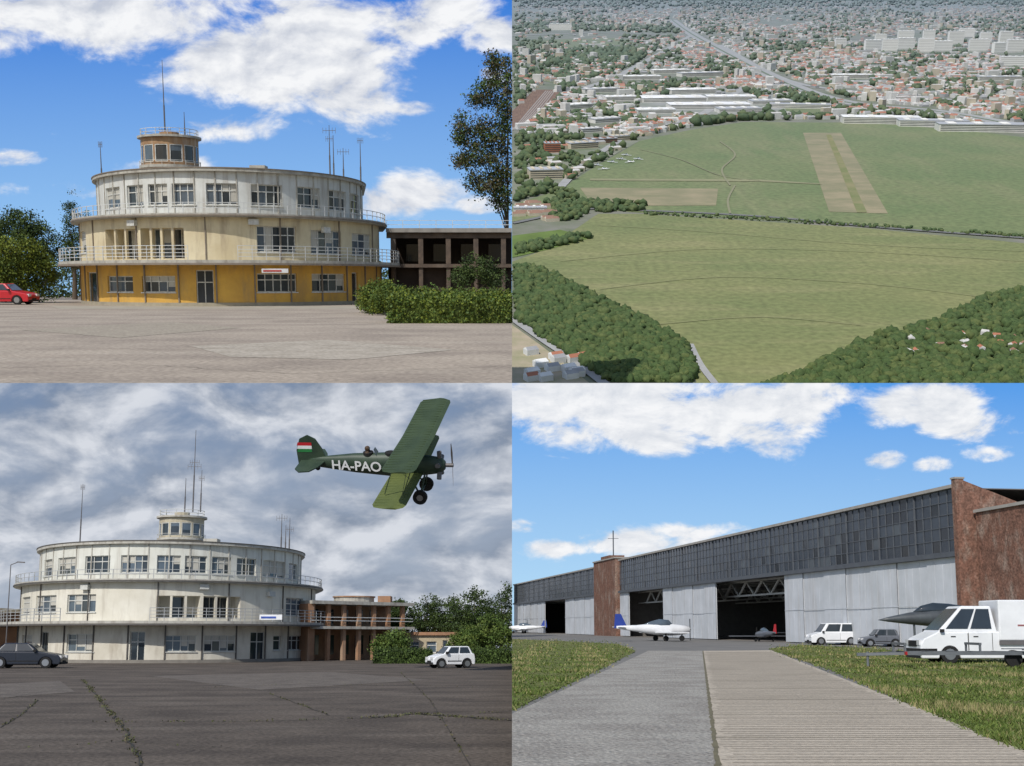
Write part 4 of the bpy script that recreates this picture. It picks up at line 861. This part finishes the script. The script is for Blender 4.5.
HMATS=[mat('house_white',(.78,.77,.73),.9,haze=True,scale=.05),mat('house_cream',(.62,.55,.42),.9,haze=True,scale=.05),mat('house_grey',(.42,.42,.42),.9,haze=True,scale=.05),
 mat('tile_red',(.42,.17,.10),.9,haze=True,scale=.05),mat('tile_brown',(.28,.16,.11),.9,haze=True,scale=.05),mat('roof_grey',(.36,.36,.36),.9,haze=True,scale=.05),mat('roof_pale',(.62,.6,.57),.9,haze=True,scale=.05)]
me=bpy.data.meshes.new('distant_town'); me.from_pydata(HV,[],HF)
for m in HMATS: me.materials.append(m)
me.polygons.foreach_set('material_index',HM); o=bpy.data.objects.new('distant_town',me); sc.collection.objects.link(o); o.matrix_world=TR.M
def hall(name,u,v,l,w,h,ang,m1,m2):
    p=TR.g(u,v); R=root(name,TR.M@Matrix.Translation((p.x,p.y,0))@Matrix.Rotation(ang,4,'Z')); b=MB(); b.box((-l,-w,0),(l,w,h),0); b.box((-l-.5,-w-.5,h),(l+.5,w+.5,h+1.2),1)
    for i in range(4): x=-l*.75+i*l*.5; b.box((x-l*.08,-w*.8,h+1.2),(x+l*.08,w*.8,h+2.5),0)
    for zz in np.arange(2.2,h-1,3.2 if h<30 else 6.): b.box((-l*.97,-w-.15,zz),(l*.97,-w,zz+1.2),2)
    b.make('walls_and_roof',[m1,m2,G3 if h<30 else HMATS[2]],R)
WH=HMATS[0];RFP=mat('hall_roof_white',(.80,.81,.82),.7,haze=True,scale=.02);RFG=mat('hall_roof_grey',(.42,.44,.47),.8,haze=True,scale=.02)
APW=mat('apartment_panel_white',(.85,.85,.83),.8)
for h_ in HALLS: hall('warehouse',*h_,WH,random.choice([RFP,RFP,RFG]))
for h_ in FLATS: hall('apartment_block',*h_,APW,RFP)
for (u,v,l,w,h,a,mm) in INDS: hall('industrial_building',u,v,l,w,h,a,HMATS[mm] if mm!=2 else HMATS[1],RFG)
for (u,v,a) in [(612,163,.9),(621,160,.9),(630,163,2.2),(638,160,.8),(604,170,2.),(597,166,.9),(626,156,.9)]:
    p=TR.g(u,v); lightplane(TR,u,p.y,a,PNT['white'],PNT['white'],2.3,x=p.x,z=1.1)
# trees
bm=bmesh.new(); bmesh.ops.create_icosphere(bm,subdivisions=1,radius=1.)
IV1=np.array([v.co[:] for v in bm.verts]);IF1=np.array([[v.index for v in f.verts] for f in bm.faces]); bm.free()
bm=bmesh.new(); bmesh.ops.create_icosphere(bm,subdivisions=2,radius=1.)
IV2=np.array([v.co[:] for v in bm.verts]);IF2=np.array([[v.index for v in f.verts] for f in bm.faces]); bm.free()
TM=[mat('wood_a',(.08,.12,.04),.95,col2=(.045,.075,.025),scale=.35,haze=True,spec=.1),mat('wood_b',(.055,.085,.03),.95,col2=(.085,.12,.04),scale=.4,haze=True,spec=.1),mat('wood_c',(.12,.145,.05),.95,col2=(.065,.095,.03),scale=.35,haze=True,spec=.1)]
def wood(name,polys,n,r,dens=None,hi=False):
    iv,iF=(IV2,IF2) if hi else (IV1,IF1)
    allp=np.array([p for pl in polys for p in pl],float); lo=allp.min(0);h_=allp.max(0)
    U=[];V_=[];it=0
    while len(U)<n and it<40:
        it+=1
        u=rng.uniform(lo[0],h_[0],n*2);v=rng.uniform(lo[1],h_[1],n*2); k=np.zeros(n*2,bool)
        for pl in polys: k|=inpoly(pl,u,v)
        if dens is not None: k&=dens(u,v)
        U+=list(u[k]);V_+=list(v[k])
    U=np.array(U[:n]);V_=np.array(V_[:n]); n=len(U)
    d=np.stack([(U-PX)/F,np.ones(n),(PY-V_)/F],1)@np.array(TR.R).T; t=-TR.h/d[:,2]; P=d*t[:,None]; P[:,2]=0
    rr=r*rng.uniform(.45,1.45,n)*(1+P[:,1]/12000); k=P[:,0]>rr*1.1; P=P[k]; rr=rr[k]; n=len(P)
    disp=1+rng.uniform(-.42,.42,(n,len(iv)))
    sx=rng.uniform(.8,1.25,n);sz=rng.uniform(.65,1.2,n)
    V=iv[None]*disp[:,:,None]*np.stack([rr*sx,rr/sx,rr*sz],1)[:,None,:]+P[:,None,:]+np.stack([0*rr,0*rr,rr*.7],1)[:,None,:]
    V[:,:,0]=np.maximum(V[:,:,0],.3)
    Fc=(iF[None]+(np.arange(n)*len(iv))[:,None,None]).reshape(-1,3)
    fast(name,V.reshape(-1,3),Fc,TM,np.repeat(rng.integers(0,3,n),len(iF)),None,TR.M)
wood('woodland',[[(512,264),(545,272),(600,300),(650,325),(688,348),(694,372),(690,384),(612,384),(560,350),(512,316)]],2700,3.2,hi=True)
wood('woodland',[[(760,390),(800,377),(870,342),(940,322),(985,300),(1024,292),(1060,300),(1060,390)]],2900,3.5,lambda u,v:~((u>905)&(v>330)&(v<364)&(rng.uniform(0,1,len(u))<.45)),hi=True)
wood('hedgerow_trees',[[(512,248),(560,240),(592,235),(594,240),(560,247),(512,257)],[(545,202),(600,202),(645,204),(642,211),(556,216)],[(550,190),(575,192),(580,220),(552,222)]],420,3.6)
wood('roadside_bushes',[[(640,212),(860,224),(1030,236),(1030,239),(860,227),(640,215)]],260,1.8)
wood('town_trees',[[(512,60),(640,60),(690,128),(640,137),(560,188),(512,205)]],1050,4.6,lambda u,v:clear(u,v,1.3))
wood('town_trees',[[(512,3),(1030,3),(1030,130),(870,119),(745,116),(512,140)]],4800,5.4,lambda u,v:(np.sin(u*.043+v*.11)+np.sin(v*.21-u*.017)+rng.uniform(-1.6,1.6,len(u))>.1)&clear(u,v,1.3))
wood('forest_belt',[[(512,24),(600,26),(690,29),(700,33),(620,33),(512,33)],[(512,0),(1030,0),(1030,6),(512,8)],[(560,52),(650,48),(640,62),(540,68)],[(700,120),(745,117),(800,117),(850,119),(740,121),(690,127)]],1500,7,lambda u,v:clear(u,v,1.3))
b=MB(); n=60
for i in range(n+1):
    x=i*14000/n*1.; h=200+160*math.sin(i*.35)+90*math.sin(i*.9+1); b.v+=[(x,13500,0),(x,14500,max(60,h))]
for i in range(n): b.f.append((2*i,2*i+2,2*i+3,2*i+1)); b.m.append(0)
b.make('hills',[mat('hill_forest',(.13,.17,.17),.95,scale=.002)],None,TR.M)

# =================================================================== skies
backdrop('sky',760,-400,512,-60,330,sky_mat('sky_summer_left',(.045,.21,.70),(.32,.58,.90),0,260,
  [(110,10,260,75,.9),(290,60,190,95,1.),(250,125,90,32,.7),(420,20,140,45,.75),(10,158,45,15,.7),(170,165,80,18,.7),(400,195,85,32,1.),(410,108,44,13,.65),(350,205,60,16,.7),(490,35,60,38,.8),(500,75,55,20,.75),(480,205,60,16,.6),(60,190,120,16,.45)],0.,(.92,.93,.95),(.55,.59,.68),1/85.,1/50.,.30,.72,2.1,3.,3.6,.6,.62))
backdrop('sky',105.3,-500,512,383,720,sky_mat('sky_overcast',(.17,.25,.40),(.42,.48,.57),383,620,
  [],.55,(.68,.71,.77),(.24,.29,.38),1/120.,1/62.,.25,.7,1.4,11.,4.2,.56,.54))
backdrop('sky',116.5,512,1600,383,700,sky_mat('sky_summer_right',(.10,.34,.82),(.45,.70,.92),383,600,
  [(590,395,170,55,1.),(680,428,200,42,1.),(760,405,140,44,.9),(920,405,110,34,.95),(960,420,90,28,.8),(885,458,36,14,.75),(932,465,36,13,.75),(990,456,36,14,.8),(660,540,110,26,.85),(720,530,60,16,.6),(560,548,60,14,.5),(800,395,120,30,.8),(520,525,30,12,.6)],0.,(.92,.93,.95),(.64,.68,.75),1/75.,1/38.,.30,.72,2.1,21.,3.4,.62,.62))

# =================================================================== light + camera
w=bpy.data.worlds.new('World'); sc.world=w; w.use_nodes=True; nt=w.node_tree
sk=nt.nodes.new('ShaderNodeTexSky'); sk.sky_type='NISHITA'; sk.sun_disc=False
az,el=math.radians(207),math.radians(46)
sk.sun_elevation=el; sk.sun_rotation=az
nt.links.new(sk.outputs[0],nt.nodes['Background'].inputs[0]); nt.nodes['Background'].inputs[1].default_value=.12
ld=bpy.data.lights.new('sun','SUN'); ld.energy=3.5; ld.angle=math.radians(.6); ld.color=(1,.96,.9)
lo=bpy.data.objects.new('sun',ld); sc.collection.objects.link(lo)
sv=Vector((math.sin(az)*math.cos(el),math.cos(az)*math.cos(el),math.sin(el))); lo.rotation_euler=sv.to_track_quat('Z','Y').to_euler()
cd=bpy.data.cameras.new('camera'); cam=bpy.data.objects.new('camera',cd); sc.collection.objects.link(cam); sc.camera=cam
cam.rotation_euler=(math.radians(90),0,0); cd.sensor_width=36; cd.lens=36*F/1024; cd.shift_y=(PY-383)/1024.; cd.clip_end=40000; cd.clip_start=.5
sc.view_settings.view_transform='Standard'; sc.view_settings.look='None'; sc.view_settings.exposure=0
